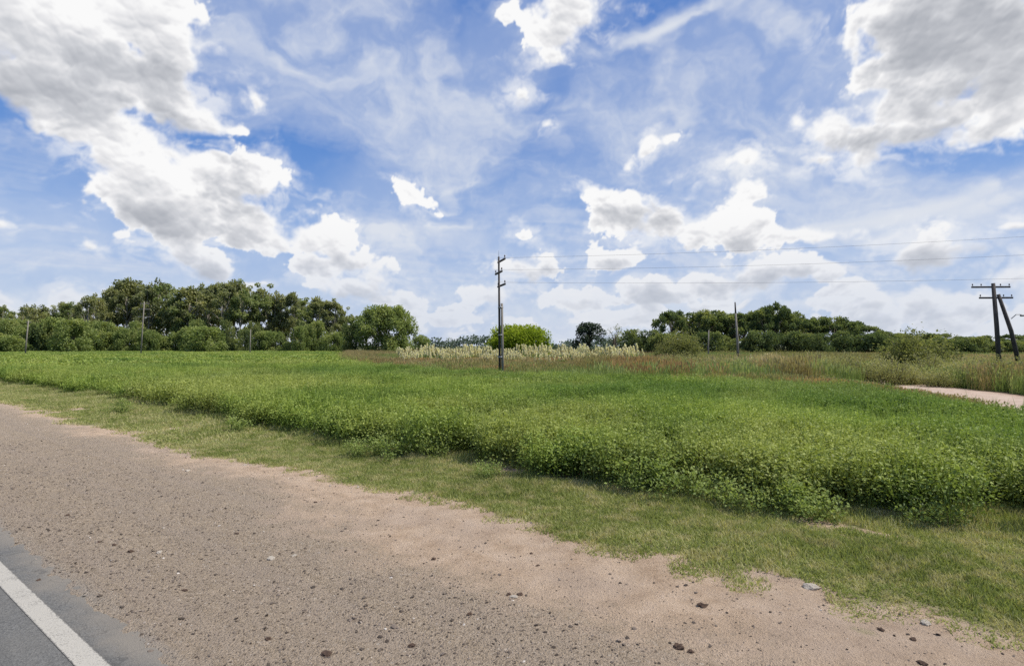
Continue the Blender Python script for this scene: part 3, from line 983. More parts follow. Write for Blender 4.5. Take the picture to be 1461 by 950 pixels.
gt = [grass_tile(120, .34, .075, .010, .9) for _ in range(4)] + [grass_tile(90, .6, .09, .021, .9) for _ in range(3)]
P_ = []
for (s0, s1, st, k0, kn, d0, d1) in ((-4, 26, .15, 0, 4, 0, 17), (2, 75, .30, 4, 3, 17, 90)):
    S, Q = np.meshgrid(np.arange(s0, s1, st), np.arange(4.4, 11.6, st))
    S = S.ravel() + RNG.normal(0, st * .4, S.size); Q = Q.ravel() + RNG.normal(0, st * .4, Q.size)
    x, y = rp(S, Q); d = np.hypot(x, y)
    g = grass_mask(S, Q)
    ok = (d >= d0) & (d < d1) & (RNG.random(len(S)) < np.clip(g * 1.5 - .25, 0, 1)) & (Q < crop_line(S) + 1.4) & visible(x, y, 4, .15)
    S, Q, x, y, g = S[ok], Q[ok], x[ok], y[ok], g[ok]; n = len(S)
    hh = (.30 + .60 * g) * (.35 + 1.2 * N2(S * .9, Q * 1.2, 3)) * (1 + .9 * np.clip((Q - crop_line(S) + 1.0), 0, 1.6))
    P_.append((np.stack([x, y, shoulder_z(S, Q) * 1.0 - .004], -1), rots(n), np.stack([np.ones(n), np.ones(n), hh], -1), RNG.integers(k0, k0 + kn, n)))
o = scatter('verge_grass', gt, *[np.concatenate([c[i] for c in P_]) for i in range(4)])
tag(o, 'short patchy green and straw coloured grass between dirt shoulder and crop', 'grass', kind='stuff')
print('grass tiles', sum(len(c[0]) for c in P_))


# ---- loose stones on the shoulder
def stone_mesh(seed, m, sub=1, squash=.6, rv=None):
    bm = bmesh.new(); bmesh.ops.create_icosphere(bm, subdivisions=sub, radius=1.0)
    rg = np.random.default_rng(seed)
    for v in bm.verts: v.co *= rg.uniform(.68, 1.15)
    for v in bm.verts: v.co.z *= squash; v.co.x *= rg.uniform(1.0, 1.05)
    me = bm_mesh('stone', bm, m)
    point_attr(me, 'tone', np.full(len(me.vertices), rg.random() if rv is None else rv))
    return me


st_m = [stone_mesh(k, M['stone'], 1, .55, k / 9.5) for k in range(10)]
n0 = 48000
S = RNG.uniform(-4, 20, n0); Q = RNG.uniform(1.95, 7.2, n0)
x, y = rp(S, Q); d = np.hypot(x, y)
keep = visible(x, y, 1.5, .12) & (RNG.random(n0) < np.where(Q < 4.6, .95, .32)) & (RNG.random(n0) < np.clip(12 / d, 0, 1)) & (RNG.random(n0) < .25 + 1.1 * N1(S * .8, Q * .8, 3))
S, Q, x, y, d = S[keep], Q[keep], x[keep], y[keep], d[keep]; n = len(S)
sz = RNG.lognormal(-5.0, .50, n).clip(.003, .030)
o = scatter('gravel_stones', st_m, np.stack([x, y, shoulder_z(S, Q) + sz * .15], -1), rots(n, .3), np.stack([sz * RNG.uniform(.8, 1.3, n), sz, sz * RNG.uniform(.7, 1.1, n)], -1),
            np.where(RNG.random(n) < .012, 9, np.clip((RNG.beta(1.5, 1.9, n) * 8.2).astype(int), 0, 7)))
tag(o, 'loose small stones strewn over the grey gravel shoulder', 'gravel', kind='stuff')
print('stones', n)
# ------------------------------------------------------------------ trees, shrubs and tall grass
def clump_leaves(centres, radii, n_each, size, flat=.8, shell=.55, rbase=None, zlo=None, zhi=None, hang=0.0):
    parts = []
    for c, r in zip(centres, radii):
        n = max(6, int(n_each * (r ** 1.6)))
        d = RNG.normal(0, 1, (n, 3)); d /= np.linalg.norm(d, axis=1, keepdims=True)
        rad = (shell + (1 - shell) * RNG.random(n) ** .7) * RNG.uniform(.75, 1.12, n)
        C = np.array(c) + d * rad[:, None] * r * np.array([1, 1, flat])
        D = d * .6 + RNG.normal(0, .8, (n, 3)); D[:, 2] -= hang
        V, F = leaf_faces(C, D, size * RNG.uniform(.6, 1.4, n), .75, .12)
        base = RNG.uniform(-.16, .16)
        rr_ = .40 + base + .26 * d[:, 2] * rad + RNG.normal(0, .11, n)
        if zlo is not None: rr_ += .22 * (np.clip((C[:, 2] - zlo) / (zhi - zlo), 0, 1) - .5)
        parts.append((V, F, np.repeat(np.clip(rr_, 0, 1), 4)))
    return merge(parts)


def wood(centres, base_r, h_split, lean=(0, 0), mat_=None, limbs=12, bend=.3, multi=1):
    bm = bmesh.new()
    top = max(c[2] for c in centres)
    rg = random
    for k in range(multi):
        ox, oy = (rg.uniform(-.5, .5) * (multi > 1), rg.uniform(-.5, .5) * (multi > 1))
        pts = [(ox * .3, oy * .3, -.2), (ox * .5 + lean[0] * .3, oy * .5 + lean[1] * .3, h_split * .5), (ox + lean[0] * .6, oy + lean[1] * .6, h_split), (ox * 1.6 + lean[0], oy * 1.6 + lean[1], top * .8)]
        add_tube(bm, pts, [base_r, base_r * .8, base_r * .62, base_r * .2], 7)
    order = sorted(range(len(centres)), key=lambda i: -centres[i][2])
    for i in order[::max(1, len(order) // limbs)]:
        c = centres[i]
        z0 = min(h_split * rg.uniform(.75, 1.15), c[2] * .8)
        s = (lean[0] * .6, lean[1] * .6, z0)
        m = (c[0] * .45 + rg.uniform(-bend, bend), c[1] * .45 + rg.uniform(-bend, bend), z0 + (c[2] - z0) * .6)
        add_tube(bm, [s, m, (c[0], c[1], c[2])], [base_r * .42, base_r * .26, base_r * .07], 5)
    return bm_mesh('trunk', bm, mat_, True)


KINDS = {}


def add_kind(kind, crown, trunk):
    KINDS.setdefault(kind, []).append((crown, trunk))


def eucalyptus(H, W, m, dens=64):
    cs, rs = [], []
    n = random.randint(28, 34)
    for i in range(n):
        t = random.random() ** .75
        z = H * (.20 + .74 * t)
        prof = math.sin(math.pi * min(1, max(0, (z / H - .08) / .98))) ** .6
        a = random.random() * 6.283; r = W * .5 * prof * random.uniform(.25, 1.0)
        cs.append((math.cos(a) * r, math.sin(a) * r, z)); rs.append(random.uniform(.8, 1.75) * W / 9)
    cs.append((random.uniform(-.6, .6), 0, H * .965)); rs.append(.9 * W / 9)
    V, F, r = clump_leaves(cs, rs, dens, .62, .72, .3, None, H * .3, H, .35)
    add_kind('euca', mesh_rnd('crown', V, F, r, m), wood(cs, .32, H * .42, (random.uniform(-1, 1), random.uniform(-1, 1)), M['pale_bark'], 14, .8))


def round_tree(kind, H, W, m, low=.12, leaf=.34, dens=52, n=34, bark='bark', rs_=(1.0, 1.7), flat=.85, power=.5, shell=.6):
    cs, rs = [], []
    for i in range(n):
        u = random.random(); z = low + (1 - low) * u
        prof = (1 - ((z - .42) / .60) ** 2 if z > .42 else 1 - ((.42 - z) / .8) ** 2)
        prof = max(.05, prof) ** power
        a = random.random() * 6.283; r = W * .5 * prof * (random.uniform(.55, .92) if random.random() < .75 else random.uniform(0, .5))
        k = random.uniform(*rs_) * W / 9
        cs.append((math.cos(a) * r, math.sin(a) * r, min(z * H, H - k * flat * .9))); rs.append(k)
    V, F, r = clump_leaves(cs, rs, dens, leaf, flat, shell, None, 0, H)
    V[:, 2] = np.maximum(V[:, 2], .02)
    add_kind(kind, mesh_rnd('crown', V, F, r, m), wood(cs, .03 * H, H * .3, (0, 0), M[bark], 12, .3))


def flat_tree(H, W, m):
    cs, rs = [], []
    for i in range(30):
        a = random.random() * 6.283; rr_ = math.sqrt(random.random()); r = W * .5 * rr_ * .92
        z = H * (.90 - .20 * rr_ ** 2 - (random.random() * .42 if random.random() < .6 else 0))
        cs.append((math.cos(a) * r, math.sin(a) * r, z)); rs.append(random.uniform(.7, 1.35) * W / 11)
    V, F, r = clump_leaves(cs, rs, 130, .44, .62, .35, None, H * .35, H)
    add_kind('grove', mesh_rnd('crown', V, F, r, m), wood(cs, .25, H * .35, (random.uniform(-.5, .5), 0), M['bark'], 14, .6, 2))


for k in range(6): eucalyptus(20, random.uniform(8.0, 10.5), M['euca' if k % 3 else 'euca_b'])
for k in range(4): flat_tree(10, random.uniform(10, 12.5), M['dark'])
for k in range(3): round_tree('under', 8, 11, M['green'], .04, .50, 75, 40)
for k in range(3): round_tree('darkbush', 6, 8, M['dark'], .03, .40, 90)
round_tree('bigbush', 12.5, 20, M['green'], .02, .50, 90, 90, rs_=(.75, 1.15), shell=.4)
round_tree('conifer', 9, 7.5, M['conifer'], .04, .36, 170, 44, power=.8, rs_=(.8, 1.3))
round_tree('sparse', 9, 7, M['dark'], .4, .28, 40, 14, rs_=(.9, 1.5))


def shrub(kind, H, W, m, shoots=60, leaves=60, leaf=.16, up=.9):
    """many shoots fanning from the ground, leaves along each: an uneven, twiggy outline"""
    parts = []; bm = bmesh.new()
    for k in range(shoots):
        a = random.random() * 6.283; sp = random.random() ** .6 * W * .5
        b = np.array([math.cos(a) * sp * .35, math.sin(a) * sp * .35, 0.0])
        tz_ = H * random.uniform(.45, 1.0) * (1 - .45 * (sp / (W * .5)) ** 2) * up
        t_ = np.array([math.cos(a) * sp, math.sin(a) * sp, tz_]); c_ = b + (t_ - b) * .5 + [0, 0, tz_ * .16]
        n = int(leaves * (.5 + .5 * tz_ / H)); u = RNG.uniform(.08, 1.06, n)[:, None]
        p = b * (1 - u) ** 2 + 2 * c_ * u * (1 - u) + t_ * u ** 2
        C = p + RNG.normal(0, 1, (n, 3)) * np.array([1, 1, .7]) * (W * .045 + .05)
        C[:, 2] = np.maximum(C[:, 2], .03)
        D = RNG.normal(0, .8, (n, 3)) + [math.cos(a) * .4, math.sin(a) * .4, .35]
        V, F = leaf_faces(C, D, leaf * RNG.uniform(.6, 1.3, n), .6, .1)
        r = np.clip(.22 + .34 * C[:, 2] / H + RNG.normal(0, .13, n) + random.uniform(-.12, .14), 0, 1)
        parts.append((V, F, np.repeat(r, 4)))
        if k % 3 == 0: add_tube(bm, [tuple(b - [0, 0, .1]), tuple((b + c_ * 2 + t_) / 4), tuple(t_)], [.03, .02, .006], 4)
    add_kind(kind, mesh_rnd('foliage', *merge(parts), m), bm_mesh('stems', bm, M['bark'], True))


round_tree('yellowbush', 5.0, 8.6, M['yellow'], .02, .26, 230, 90, rs_=(.9, 1.5), shell=.3, power=.4, bark='bark')
for k in range(2): shrub('olivebush', 3.6, 5.4, M['olive'], 120, 80, .20, 1.12)
for k in range(4): shrub('scrub', 2.0, 3.6, M['scrubleaf'], 60, 60, .14, 1.1)

def plant(kind, name, x, y, h, label, cat, group=None, w=None, var=None):
    v = KINDS[kind]; i = random.randrange(len(v)) if var is None else var
    crown, trunk = v[i]
    H0 = {'euca': 20, 'grove': 10, 'under': 8, 'darkbush': 6, 'bigbush': 12.5, 'yellowbush': 5.0, 'conifer': 9, 'sparse': 9, 'olivebush': 3.6, 'scrub': 2.0}[kind]
    o = empty(name, (x, y, -.05), random.random() * 6.28)
    k = h / H0; kw = (w if w else k)
    o.scale = (kw, kw, k)
    tag(o, label, cat, group)
    link('trunk' if cat == 'tree' else 'stems', trunk, o); link('crown' if cat == 'tree' else 'foliage', crown, o)
    return o


def at(px, D):
    return (px - 730.5) / 850 * D


def topz(py, D):
    return CAM_H + (493 - py) / 850 * D


# left wood: silhouette read along its length
SIL = [(-80, 440), (0, 434), (30, 434), (60, 434), (78, 427), (110, 430), (126, 414), (150, 420), (165, 399), (190, 394), (215, 393), (235, 400), (260, 407), (290, 403), (320, 402),
       (347, 393), (368, 397), (390, 407), (412, 414), (440, 422), (458, 420), (482, 427), (505, 434)]


def sil(px):
    for (a, ya), (b, yb) in zip(SIL, SIL[1:]):
        if a <= px <= b: return ya + (yb - ya) * (px - a) / (b - a)
    return 440


px = -75.0
while px < 498:
    D = random.uniform(206, 232)
    h = topz(sil(px) + random.choice([0, 0, 2, 6, 12]), D)
    plant('euca', 'eucalyptus_tree', at(px, D), D, h, 'tall grey green gum tree with pale trunk in the wood left of the crop field', 'tree',
          'tall gum trees of the wood on the left', w=max(.62, min(1.1, h / 24)) * random.uniform(.9, 1.15))
    px += random.uniform(9, 15)
px = -70.0
while px < 500:
    D = random.uniform(238, 262)
    h = topz(sil(px) + random.uniform(4, 20), D)
    plant('euca', 'eucalyptus_tree', at(px, D), D, h, 'tall grey green gum tree with pale trunk in the wood left of the crop field', 'tree',
          'tall gum trees of the wood on the left', w=max(.7, min(1.2, h / 22)))
    px += random.uniform(16, 24)
px = -60.0
while px < 500:
    D = random.uniform(192, 204)
    top = (random.uniform(450, 476) if px < 160 else random.uniform(456, 488))
    h = topz(top, D)
    plant('under' if random.random() < .75 else 'darkbush', 'understorey_tree', at(px, D), D, h, 'low rounded green tree at the foot of the tall wood on the left', 'tree',
          'low trees under the gum wood', w=random.uniform(.65, .95) * (1.05 if px < 160 else .8))
    px += random.uniform(8, 16)
plant('under', 'round_bush', at(103, 176), 176, topz(456, 176), 'broad rounded green bush before the wood, right of the leftmost pole', 'bush', w=1.05, var=0)
plant('under', 'round_bush', at(290, 178), 178, topz(467, 178), 'rounded green bush standing alone before the middle of the left wood', 'bush', w=1.15, var=1)
plant('under', 'round_bush', at(8, 170), 170, topz(478, 170), 'low green bush at the left edge of the photo before the wood', 'bush', w=.9, var=2)
plant('bigbush', 'broad_tree', at(551, 172), 172, topz(437, 172), 'large dense rounded green tree at the right end of the left wood', 'tree', w=.93)
plant('darkbush', 'dark_tree', at(508, 178), 178, topz(452, 178), 'dark green tree squeezed between the wood and the large rounded tree', 'tree', w=1.1)
plant('under', 'low_tree', at(600, 200), 200, topz(478, 200), 'low green tree trailing off right of the large rounded tree', 'tree', w=.6)
plant('yellowbush', 'willow_bush', at(740, 88), 88, topz(463, 88), 'bright yellow green rounded bush behind the pampas grass', 'bush', w=1.12)
plant('conifer', 'dark_conifer', at(840, 160), 160, topz(460, 160), 'dark blue green cone shaped tree beyond the pampas grass', 'tree', w=1.25)
plant('sparse', 'open_crowned_tree', at(877, 162), 162, topz(463, 162), 'small dark tree with open layered crown right of the dark conifer', 'tree', w=.95)
# right grove
for (gx, gy, D, w) in [(957, 441, 150, .82), (976, 440, 158, 1.0), (1002, 438, 152, 1.0), (1028, 441, 156, 1.0), (1052, 443, 150, .9), (1078, 441, 155, .9), (1090, 434, 150, .75), (1106, 428, 152, .70),
                       (1124, 441, 156, .95), (1146, 450, 150, .8), (1172, 449, 156, .85), (1190, 447, 152, .95), (1212, 455, 156, .9), (1236, 463, 152, .85), (1258, 471, 156, .8), (1282, 474, 160, .8), (928, 475, 150, .55),
                       (1310, 473, 170, .9), (1340, 474, 172, .9), (1375, 479, 172, .9), (1405, 477, 176, .8), (1440, 476, 170, .9), (1480, 473, 172, .9), (1520, 470, 172, 1.0), (1560, 472, 172, 1.0), (1118, 444, 172, 1.1), (1010, 446, 176, 1.2), (1060, 446, 178, 1.2), (1170, 455, 176, 1.2)]:
    plant('grove', 'grove_tree', at(gx, D), D, topz(gy, D), 'dark green flat topped tree in the grove beyond the brown grass on the right', 'tree', 'trees of the dark grove on the right', w=w)
px = 900
while px < 1560:
    D = random.uniform(132, 146)
    plant('darkbush', 'grove_shrub', at(px, D), D, topz(random.uniform(468, 483) if px < 1270 else random.uniform(480, 487), D), 'low dark green shrub along the foot of the right grove', 'bush', 'shrubs at the foot of the right grove',
          w=random.uniform(.6, 1.0))
    px += random.uniform(16, 30)
# near shrubs
plant('olivebush', 'olive_shrub', at(972, 62), 62, topz(473, 62), 'loose olive green shrub before the left end of the right grove', 'bush', w=.92, var=0)
plant('olivebush', 'olive_shrub', at(945, 64), 64, topz(489, 64), 'small spindly green shrub left of the loose olive shrub', 'bush', w=.45, var=1)
plant('olivebush', 'olive_shrub', at(1310, 52), 52, topz(473, 52), 'broad olive green shrub behind the upper end of the dirt track', 'bush', w=1.25, var=1)
for (bx, D, top, w, lab) in [(1272, 44, 517, .9, 'brownish scrub bush at the upper end of the dirt track'), (1335, 43, 508, 1.0, 'scrub bush behind the dirt track, below the broad olive shrub'),
                             (1375, 41, 506, 1.1, 'scrub bush behind the dirt track, left of the braced pole'), (1412, 38.5, 505, 1.0, 'scrub bush in front of the foot of the braced pole'),
                             (1446, 37, 508, 1.0, 'scrub bush before the leaning brace of the double pole'), (1480, 35, 505, 1.1, 'scrub bush at the right edge of the photo above the dirt track'),
                             (1300, 46, 520, .8, 'low scrub bush between the two brushy ends behind the track'), (1525, 34, 500, 1.2, 'scrub bush beyond the right edge of the photo'),
                             (1068, 41, 527, .62, 'small dark weedy bush at the crop edge right of the bare pole'), (1100, 40.5, 527, .55, 'second small dark weedy bush at the crop edge, right of the first'),
                             (1180, 35, 533, .6, 'low green bush in brown grass at the crop corner')]:
    plant('scrub', 'scrub_bush', at(bx, D), D, topz(top, D), lab, 'bush', w=w)

px = 935
while px < 1275:
    D = random.uniform(38 if px < 1170 else 36, 58)
    plant('scrub', 'scrub_bush', at(px, D), D, random.uniform(1.0, 2.0), 'rough green brown scrub bush in the brown grass between crop corner and grove', 'bush', 'scrub bushes in the brown grass', w=random.uniform(.45, .95))
    px += random.uniform(5, 12)
for px in np.arange(1290, 1520, 16):
    D = random.uniform(36, 42) - (px - 1290) * .02
    plant('scrub', 'scrub_bush', at(px, D), D, random.uniform(1.1, 2.2), 'rough scrub bush in the thicket along the far side of the dirt track', 'bush', 'scrub thicket behind the dirt track', w=random.uniform(.6, .95))

# far wood on the horizon: one mass
cs, rs = [], []
for px in np.arange(560, 1640, 3.2):
    D = random.uniform(430, 520)
    for k in range(2):
        cs.append((at(px, D), D, random.uniform(.5, 6) + 2.2 * math.sin(px * .03))); rs.append(random.uniform(2.4, 4.2))
V, F, r = clump_leaves(cs, rs, 5.5, 1.5, .8, .5)
V[:, 2] = np.maximum(V[:, 2], .02)
tag(link('distant_wood', mesh_rnd('distant_wood', V, F, r, M['far'])), 'distant bluish line of trees along the horizon', 'woodland', kind='stuff')


# ---- pampas grass
def pampas(seed):
    rg = np.random.default_rng(seed)
    n = 640
    b = np.stack([rg.normal(0, .35, n), rg.normal(0, .35, n), np.zeros(n)], -1)
    a = rg.random(n) * 2 * np.pi; L = rg.uniform(.9, 1.7, n); out = rg.uniform(.3, 1.1, n)
    tip = b + np.stack([np.cos(a) * out, np.sin(a) * out, L * rg.uniform(.5, 1.0, n)], -1)
    bend = np.stack([-np.cos(a) * out * .12, -np.sin(a) * out * .12, L * .22], -1)
    V, F = blade_faces(b, tip, .05, bend)
    leaf = mesh_rnd('leaves', V, F, np.repeat(np.clip(rg.normal(.4, .22, n), 0, 1), 5), M['pampas_leaf'])
    parts = []
    for k in range(rg.integers(9, 17)):
        a = rg.random() * 6.28; r = rg.uniform(.1, .9); h = rg.uniform(1.7, 2.6)
        top = np.array([math.cos(a) * r, math.sin(a) * r, h]); base = np.array([math.cos(a) * r * .3, math.sin(a) * r * .3, .2])
        V, F = blade_faces(base[None], top[None], .03); parts.append((V, F, np.full(len(V), .2)))
        m = 100
        t = rg.random(m); c = top + np.array([math.cos(a) * .12, math.sin(a) * .12, 0]) * t[:, None] - np.array([0, 0, .62]) * t[:, None]
        d = rg.normal(0, .45, (m, 3)) + [math.cos(a) * .3, math.sin(a) * .3, .8]
        V, F = leaf_faces(c, d, .17, .6, .05); parts.append((V, F, np.repeat(np.clip(rg.normal(.55, .2, m), 0, 1), 4)))
    pl = mesh_rnd('plumes', *merge(parts), M['plume'])
    return leaf, pl


PAMP = [pampas(100 + k) for k in range(5)]


def put_pampas(px, D, s, label=None, group='pampas grass clumps along the far field edge'):
    o = empty('pampas_grass_clump', (at(px, D), D, 0), random.random() * 6.28)
    o.scale = (s * random.uniform(.9, 1.2),) * 2 + (s,)
    tag(o, label or 'clump of pampas grass with cream plumes at the far edge of the crop field', 'pampas grass', group)
    a, b = random.choice(PAMP); link('leaves', a, o); link('plumes', b, o)


px = 572
while px < 915:
    D = random.uniform(70, 82)
    put_pampas(px, D, random.uniform(.62, 1.08)); px += random.uniform(3.5, 7)
for px in np.arange(580, 900, 17): put_pampas(px + random.uniform(-6, 6), random.uniform(62, 69), random.uniform(.6, .8))
put_pampas(1072, 58, .62, 'pampas clump alone in the brown grass right of the bare pole', None)
put_pampas(1094, 60, .66, 'right one of the two lone pampas clumps in the brown grass', None)
put_pampas(912, 56, .5, 'small pale plumed clump left of the olive shrub', None)


# ---- tall dry grass
def tall_tile(n, w, h, bw, m, heads=.35):
    b = np.stack([(RNG.random(n) - .5) * w, (RNG.random(n) - .5) * w, np.zeros(n)], -1)
    hh = h * RNG.uniform(.5, 1.2, n); a = RNG.random(n) * 6.283; l = RNG.uniform(.05, .45, n)
    tip = b + np.stack([np.cos(a) * hh * l, np.sin(a) * hh * l, hh], -1)
    V, F = blade_faces(b, tip, bw * RNG.uniform(.6, 1.4, n))
    r = np.clip(RNG.normal(.45, .22, n), 0, 1)
    parts = [(V, F, np.repeat(r, 5))]
    k = RNG.random(n) < heads
    V, F = leaf_faces(tip[k] - [0, 0, .12], np.tile([[.1, 0, 1.0]], (k.sum(), 1)) + RNG.normal(0, .2, (k.sum(), 3)), .22, .35, .02)
    parts.append((V, F, np.full(len(V), .85)))
    return mesh_rnd('tall_grass_piece', *merge(parts), m)


tt = [tall_tile(170, 1.1, .95, .016, M['drygrass']) for _ in range(3)] + [tall_tile(170, 1.1, .85, .016, M['redgrass'], .5) for _ in range(2)] \
    + [tall_tile(160, 1.1, .75, .020, M['pampas_leaf'], .1) for _ in range(2)] + [tall_tile(120, 2.6, 1.2, .05, M['drygrass'], .3) for _ in range(3)] + [tall_tile(150, 2.6, 1.1, .055, M['pampas_leaf'], .05) for _ in range(2)]
P_ = []
for (x0, x1, y0, y1, st, d0, d1, far) in ((-60, 70, 8, 72, .75, 0, 72, 0), (-110, 170, 50, 190, 1.9, 72, 260, 1)):
    x, y = grid_pts(x0, x1, y0, y1, st); d = np.hypot(x, y); s, q = sq(x, y)
    wob = (N3(x * .3, y * .3, 3) - .5) * 2.4
    ok = (d >= d0) & (d < d1) & ~inside(x + wob * .9, y + wob * .7, FB) & (q > crop_line(s) + .6) & visible(x, y, 5, .14)
    ok &= ~((x < -58) & (y < 214))
    x, y, d = x[ok], y[ok], d[ok]
    td = track_dist(x, y); ok = td > 3.0
    x, y, d, td = x[ok], y[ok], d[ok], td[ok]; n = len(x)
    h = .55 + .85 * N1(x * .11, y * .11, 3) + .3 * (N2(x * .7, y * .7, 2) - .5)
    # short by the track's near side and in the corner by the crop, high brush beyond the track
    left = np.array([(TRACK[np.argmin((TRACK[:, 0] - a) ** 2 + (TRACK[:, 1] - b) ** 2), 0] > a) for a, b in zip(x, y)])
    h *= np.where(left & (y < 36), .32 + .10 * np.clip(td - 3, 0, 5), 1.0)
    h *= np.where(~left & (y < 60), 1.15, 1.0) * np.where(left & (x > 6) & (y > 36) & (y < 62), 1.4 + .5 * (N3(x * .5, y * .5, 2) - .5), 1.0)
    if far:
        h = h * .9; i = RNG.integers(7, 10, n)
        gr = ((x > -17) & (x < 22) & (y < 92)) | (N4(x * .05, y * .05, 3) < .42); i = np.where(gr & (RNG.random(n) < .85), RNG.integers(10, 12, n), i)
    else:
        z = N4(x * .13, y * .13, 3) - .05 * (x > 18)
        i = np.where(z < .43, RNG.integers(5, 7, n), np.where(z < .62, RNG.integers(0, 3, n), RNG.integers(3, 5, n)))
        yel = ((x > -14) & (x < 6) & (y < 64)) | (~left & (y < 60) & (N1(x * .3, y * .3, 2) < .55)); i = np.where(yel & (RNG.random(n) < .75), RNG.integers(5, 7, n), i)
        red = ((x > 7) & (x < 13) & (y < 50)) | ((x < -15) & (x > -24) & (y > 62)); i = np.where(red & (RNG.random(n) < .3), RNG.integers(3, 5, n), i)
    P_.append((np.stack([x, y, np.full(n, -.05)], -1), rots(n), np.stack([np.ones(n), np.ones(n), h], -1), i))
o = scatter('tall_dry_grass', tt, *[np.concatenate([c[i] for c in P_]) for i in range(4)])
tag(o, 'tall brown and olive grass between the crop field and the trees', 'grass', kind='stuff')
print('tall grass tiles', sum(len(c[0]) for c in P_))


# ---- leafy weeds along the front of the crop
def weed(seed):
    cs, rs = [], []
    rg = random.Random(seed)
    for k in range(9):
        a = rg.random() * 6.28; r = rg.uniform(0, .36); cs.append((math.cos(a) * r, math.sin(a) * r, rg.uniform(.10, .34) * (1.15 - r))); rs.append(rg.uniform(.10, .17))
    parts = []
    for c, r in zip(cs, rs):
        n = 70
        d = RNG.normal(0, 1, (n, 3)); d /= np.linalg.norm(d, axis=1, keepdims=True)
        C = np.array(c) + d * r * RNG.uniform(.3, 1.1, (n, 1)); D = d + RNG.normal(0, .5, (n, 3)) + [0, 0, .3]
        V, F = leaf_faces(C, D, RNG.uniform(.03, .06, n), .55, .1)
        V[:, 2] = np.maximum(V[:, 2], .005)
        parts.append((V, F, np.repeat(np.clip(.4 + .35 * d[:, 2] + RNG.normal(0, .12, n), 0, 1), 4)))
    leaf = mesh_rnd('foliage', *merge(parts), M['weed'])
    bm = bmesh.new()
    for c in cs: add_tube(bm, [(0, 0, -.02), (c[0] * .5, c[1] * .5, c[2] * .6), c], [.007, .005, .002], 4)
    return leaf, bm_mesh('stems', bm, M['weed'])


WEED = [weed(k) for k in range(4)]
for (wx, wy, s, lab) in [(505, 652, 1.0, 'pale leafy weed at the foot of the crop, leftmost of the front weeds'), (540, 650, 1.15, 'pale leafy weed second from the left at the foot of the crop'),
                         (575, 655, 1.2, 'pale leafy weed third from the left at the foot of the crop'), (607, 654, 1.0, 'pale leafy weed fourth from the left, where the shaded crop front begins'),
                         (700, 683, .8, 'small pale weed at the foot of the crop near the photo centre'), (905, 703, 1.0, 'bright leafy weed in front of the shaded crop right of centre'),
                         (945, 710, 1.2, 'bushy bright weed in front of the darkest part of the crop'), (985, 713, 1.0, 'bright weed right of the bushy one before the dark crop'),
                         (1040, 724, 1.1, 'leafy weed spilling onto the verge grass, left of two'), (1085, 730, 1.05, 'leafy weed spilling onto the verge grass between two others'),
                         (1130, 738, 1.15, 'leafy weed left of the bare brown patch of soil'), (1170, 743, 1.0, 'leafy weed touching the left side of the bare brown patch'),
                         (1330, 752, .9, 'leafy weed at the foot of the crop towards the right edge of the photo'), (330, 617, 1.0, 'small leafy weed on the verge at the left of the photo'), (175, 590, 1.2, 'low leafy weed on the far left stretch of the verge')]:
    x, y = gp(wx, wy)
    o = empty('leafy_weed', (x, y, 0.0), random.random() * 6.28); k = s * random.uniform(.95, 1.1); o.scale = (k * 1.15, k * 1.15, k)
    tag(o, lab, 'weed', 'leafy weeds along the crop edge'); a, b = WEED[random.randrange(4)]; link('stems', b, o); link('foliage', a, o)
# ------------------------------------------------------------------ poles, wires, small things
def bevel(bm, w=.01):
    bmesh.ops.bevel(bm, geom=list(bm.edges), offset=w, segments=1, affect='EDGES')


def insulator_mesh(s=1.0, hang=False):
    bm = bmesh.new()
    prof = [(.012, 0), (.012, .06), (.045, .07), (.06, .09), (.035, .11), (.05, .125), (.055, .145), (.03, .165), (.04, .185), (.035, .205), (.0, .215)]
    rings = []
    for r, z in prof:
        z = (-z if hang else z)
        rings.append([bm.verts.new((max(r, .001) * s * math.cos(t), max(r, .001) * s * math.sin(t), z * s)) for t in [k * math.pi / 4 for k in range(8)]])
    for a, b in zip(rings, rings[1:]):
        for k in range(8): bm.faces.new((a[k], a[(k + 1) % 8], b[(k + 1) % 8], b[k]))
    bmesh.ops.recalc_face_normals(bm, faces=bm.faces)
    return bm_mesh('insulator', bm, M['insul'], True)


INS = insulator_mesh(1.0)


def crossarm(parent, z, direction, length, off, ins, sect=(.11, .13), brace=True, mat_='pole_dark', tilt=0.0, x0=0.0):
    """a bar bolted to the side of the pole, its insulators standing on it"""
    d = Vector((math.cos(direction), math.sin(direction), 0)); n = Vector((-d.y, d.x, 0))
    bm = bmesh.new()
    add_box(bm, (0, 0, 0), (length, sect[0], sect[1])); bevel(bm, .012)
    a = link('crossarm', bm_mesh('crossarm', bm, M[mat_]), parent)
    a.location = n * off + Vector((0, 0, z)) + d * x0; a.rotation_euler = (0, tilt, direction)
    tips = []
    for t in ins:
        i = link('insulator', INS, a); i.location = (t * length / 2, 0, sect[1] / 2)
        p = Matrix.Translation(a.location) @ Euler(a.rotation_euler).to_matrix().to_4x4() @ Vector((t * length / 2, 0, sect[1] / 2 + .27))
        tips.append(p)
    if brace:
        bm = bmesh.new()
        for sgn in (-1, 1):
            add_tube(bm, [(sgn * length * .28, 0, -sect[1] / 2), (0, 0, -.55)], .016, 5)
        b = link('brace', bm_mesh('brace', bm, M['steel']), parent); b.location = a.location + n * .09; b.rotation_euler = (0, 0, direction)
    return tips


def shaft(parent, name, pts, rads, mat_, seg=12):
    bm = bmesh.new(); add_tube(bm, pts, rads, seg)
    return link(name, bm_mesh(name, bm, M[mat_], True), parent)


